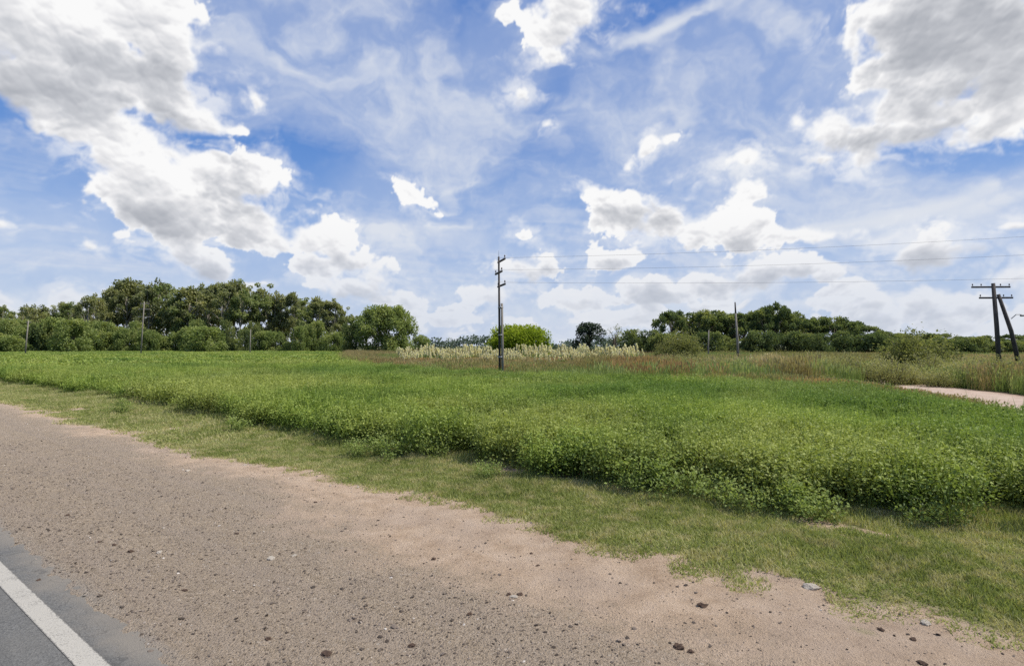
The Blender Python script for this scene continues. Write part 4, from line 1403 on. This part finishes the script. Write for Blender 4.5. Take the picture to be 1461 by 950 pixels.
# centre pole, standing where the crop meets the tall grass
D = 43.5; cx = at(713.5, D)
cp = tag(empty('utility_pole', (cx, D, 0)), 'tall slender dark pole with three short crossarms, a pale post strapped to its foot', 'utility pole')
shaft(cp, 'pole_shaft', [(-.02, 0, .3), (-.06, 0, 5), (-.10, 0, topz(366, D))], [.085, .078, .065], 'pole_dark')
shaft(cp, 'support_post', [(.20, -.12, -.5), (.16, -.12, 3), (.13, -.12, topz(433, D))], [.10, .095, .085], 'pole_grey')
bm = bmesh.new()
for z in (1.6, 3.2, 5.2):
    add_tube(bm, [(.04, -.06, z), (.04, -.06, z + .12)], [.195, .195], 12)
link('strap', bm_mesh('strap', bm, M['steel'], True), cp)
dirw = R(-75)
W_START = []
for zz, L, off in ((topz(371.5, D), 2.1, .10), (topz(389, D), 2.0, -.11), (topz(407, D), 2.2, .10)):
    W_START.append([Vector((cx, D, 0)) + p + Vector((-.09, 0, 0)) for p in crossarm(cp, zz, dirw, L, off, (-.92, .92), x0=0, brace=False)])
bm = bmesh.new(); add_tube(bm, [(-.10, 0, topz(366, D) - .1), (-.10, 0, topz(366, D) + .45)], [.02, .01], 6)
link('top_spike', bm_mesh('top_spike', bm, M['steel']), cp)

# the wires run on to the next pole, past the right edge of the photograph
nx, ny = 74.0, 33.0
nz = [12.4, 11.0, 8.2]
names = [('topmost', 'upper'), ('middle', 'middle'), ('lowest', 'lower')]
npole = tag(empty('utility_pole', (nx, ny, 0)), 'next dark pole of the wire line, standing beyond the right edge of the photo', 'utility pole')
shaft(npole, 'pole_shaft', [(0, 0, -.4), (0, 0, 12.9)], [.16, .11], 'pole_dark')
for lvl in range(3):
    ends = [Vector((nx, ny, 0)) + p for p in crossarm(npole, nz[lvl] - .3, dirw, 2.0, .14, (-.9, .9), brace=False)]
    for k in range(1):
        a, b = W_START[lvl][k], ends[k]
        bm = bmesh.new(); pts = []
        for i in range(41):
            t = i / 40; p = a.lerp(b, t); p.z -= 4 * (.9, 1.0, .75)[lvl] * t * (1 - t); pts.append(p)
        add_tube(bm, pts, .0065, 5)
        w = link('power_line', bm_mesh('power_line', bm, M['wire'], True))
        tag(w, '%s of three thin wires running right from the tall centre pole' % names[lvl][0], 'wire', 'wires between the poles')

# bare pole on the right
D = 80.0; bx = at(1053, D)
bp = tag(empty('bare_pole', (bx, D, 0)), 'bare slightly leaning wooden pole without crossarms before the right grove', 'pole')
shaft(bp, 'pole_shaft', [(.05, 0, -.4), (-.10, 0, 3.5), (-.30, 0, topz(447, D))], [.17, .15, .12], 'pole_grey')
shaft(bp, 'pole_tip', [(-.30, 0, topz(447, D) - .02), (-.36, 0, topz(431, D))], [.115, .08], 'pole_dark')

# braced double pole at the right
D = 50.0; qx = at(1426, D)
dp = tag(empty('braced_pole', (qx, D, 0)), 'dark timber pole braced by a slanting second pole, with two crossarms, above the dirt track', 'utility pole')
tz = topz(404, D)
shaft(dp, 'pole_shaft', [(0, 0, -.4), (-.22, 0, tz * .55), (-.45, 0, tz)], [.19, .17, .14], 'pole_dark')
shaft(dp, 'brace_pole', [(1.45, -.5, -.4), (.70, -.35, tz * .48), (-.18, -.18, tz - .95)], [.18, .16, .13], 'pole_dark')
for zz, L, x0, ins in ((topz(409, D), 3.1, -.45, (-.95, -.5, .5, .95)), (topz(424.5, D), 2.7, -.05, (-.93, .45, .93))):
    crossarm(dp, zz, R(-4), L, .24, ins, (.12, .14), brace=False, x0=x0)
bm = bmesh.new()
add_tube(bm, [(.72, -.35, topz(455, D)), (1.1, -.4, topz(449, D)), (1.5, -.42, topz(449, D))], .035, 6)
add_tube(bm, [(1.45, -.42, topz(450.5, D)), (1.9, -.42, topz(450.5, D))], [.09, .06], 8)
link('bracket', bm_mesh('bracket', bm, M['steel']), dp)
for lvl, zz in enumerate((topz(424.5, D), topz(424.5, D))):
    pass

# poles before the left wood
def far_pole(px, D, top, w, label, arms, name='utility_pole', mat_='pole_grey', r=.13):
    o = tag(empty(name, (at(px, D), D, 0)), label, 'utility pole' if arms else 'pole')
    t = topz(top, D)
    shaft(o, 'pole_shaft', [(-.3 if arms else 0, 0, -.3), (0, 0, t * .5), (.35 if arms else .1, 0, t)], [r * 1.15, r, r * .75], mat_, 8)
    for z, L in arms:
        crossarm(o, z, R(6), L, .2, (-.9, .9), (.16, .18), brace=False, x0=.25, mat_=mat_)
    return o


D = 130.0
far_pole(203, D, 430, 1, 'pale pole with three crossarms standing before the middle of the left wood', [(topz(433, D), 1.8), (topz(441, D), 2.4), (topz(452, D), 2.6)])
far_pole(38, 134, 457, 1, 'slim pale pole nearest the left edge of the photo before the wood', [(topz(460, 134), 1.0)], r=.14)
far_pole(357, 140, 470, 1, 'thin short pale post before the right half of the left wood', [], 'short_post', r=.12)
far_pole(1010.5, 90, 471, 1, 'thin pale post in brown grass left of the bare wooden pole', [], 'thin_post', r=.10)

# little white stake on the verge
x, y = gp(448, 627)
st = tag(empty('white_stake', (x, y, 0)), 'tiny white stake standing in the verge grass left of centre', 'stake')
bm = bmesh.new(); add_box(bm, (0, 0, .07), (.035, .02, .18)); bevel(bm, .004); link('post', bm_mesh('post', bm, M['white']), st)
bm = bmesh.new(); add_box(bm, (0, 0, .168), (.045, .03, .014)); bevel(bm, .003); link('cap', bm_mesh('cap', bm, M['white']), st)


# ---- clods and single stones
def lump(seed, m, sub=3, squash=.6, rough=.22, bits=0):
    bm = bmesh.new(); bmesh.ops.create_icosphere(bm, subdivisions=sub, radius=1.0)
    rg = random.Random(seed); off = Vector((rg.uniform(0, 50), rg.uniform(0, 50), 3))
    from mathutils import noise
    for v in bm.verts:
        n = noise.noise(v.co * 1.4 + off) * 1.3 + noise.noise(v.co * 3.7 + off) * .6 + noise.noise(v.co * 9 + off) * .3
        v.co *= 1 + rough * n * 1.6
        v.co.z *= squash
        v.co.z = max(v.co.z, -.28)
    me = bm_mesh('lump', bm, m)
    point_attr(me, 'tone', np.full(len(me.vertices), rg.random()))
    return me


CL = [lump(k, M['clod'], 3, .6, .35) for k in range(5)]
PS = [lump(20 + k, M['palestone'], 3, .5, .2) for k in range(3)]


def drop(name, px, py, r, mesh, lab, cat, group=None, sx=1.0):
    x, y = gp(px, py); s, q = sq(np.array(x), np.array(y))
    o = link(name, mesh, None, (x, y, float(shoulder_z(s, q)) + r * .12)); o.rotation_euler = (0, 0, random.random() * 6)
    o.scale = (r * sx, r, r); tag(o, lab, cat, group)


for i, (px, py, r, lab) in enumerate([
    (1002, 866, .045, 'large dark clod on the pink dirt right of centre'), (968, 925, .055, 'dark clod at the bottom edge, left of the biggest pair'), (985, 931, .03, 'small dark clod right beside the bottom edge clod'),
    (742, 851, .035, 'dark clod just right of the small white stone near the centre'), (726, 851, .028, 'dark clod just left of the small white stone near the centre'),
    (670, 882, .03, 'dark clod on the gravel below the centre stones'), (588, 925, .035, 'dark clod near the bottom edge of the gravel left of centre'), (186, 792, .04, 'dark flat clod on the gravel, rightmost of the row by the edge line'),
    (163, 783, .03, 'dark clod in the middle of the row by the edge line'), (141, 778, .028, 'dark clod leftmost of the row by the edge line'), (96, 740, .035, 'dark clod with pale grit on the left gravel'),
    (264, 846, .03, 'dark clod on the gravel right of the road edge'), (619, 797, .035, 'dark clod where gravel turns to dirt, left of centre'), (758, 788, .028, 'dark clod under the grass tuft on the dirt'),
    (767, 806, .025, 'second dark clod under the grass tuft on the dirt'), (338, 762, .028, 'dark clod on the middle of the gravel'), (312, 706, .026, 'dark clod on the far gravel'),
    (450, 717, .03, 'dark clod on the pink dirt left of centre'), (1303, 914, .032, 'dark clod on the dirt near the right bottom corner'), (1316, 948, .04, 'dark clod at the bottom edge toward the right'),
    (1257, 901, .036, 'dark earth crumb at the head of the grey crust near the right corner'), (465, 940, .045, 'dark clod at the bottom edge of the gravel'), (382, 918, .03, 'dark clod low on the left gravel'),
    (55, 832, .03, 'dark clod just outside the white road line')]):
    drop('dirt_clod', px, py, r * .72, CL[i % 5], lab, 'clod', 'dark clods scattered on the shoulder', random.uniform(1, 1.5))
for i, (px, py, r, lab) in enumerate([(1157, 836, .065, 'largest pale stone lying at the grass edge right of centre'), (733, 855, .03, 'small white stone between two dark clods near the centre'),
                                      (387, 799, .045, 'flat whitish stone on the middle of the gravel'), (420, 794, .025, 'small whitish stone right of the flat one'), (227, 791, .03, 'whitish stone right of the row of clods'),
                                      (1321, 891, .04, 'pale crumbly stone at the grass edge near the right corner'), (268, 672, .04, 'pale stone on the far dirt by the verge'), (350, 664, .03, 'small pale stone where dirt meets verge at left')]):
    drop('pale_stone', px, py, r, PS[i % 3], lab, 'stone', 'pale stones on the shoulder', random.uniform(1.1, 1.5))
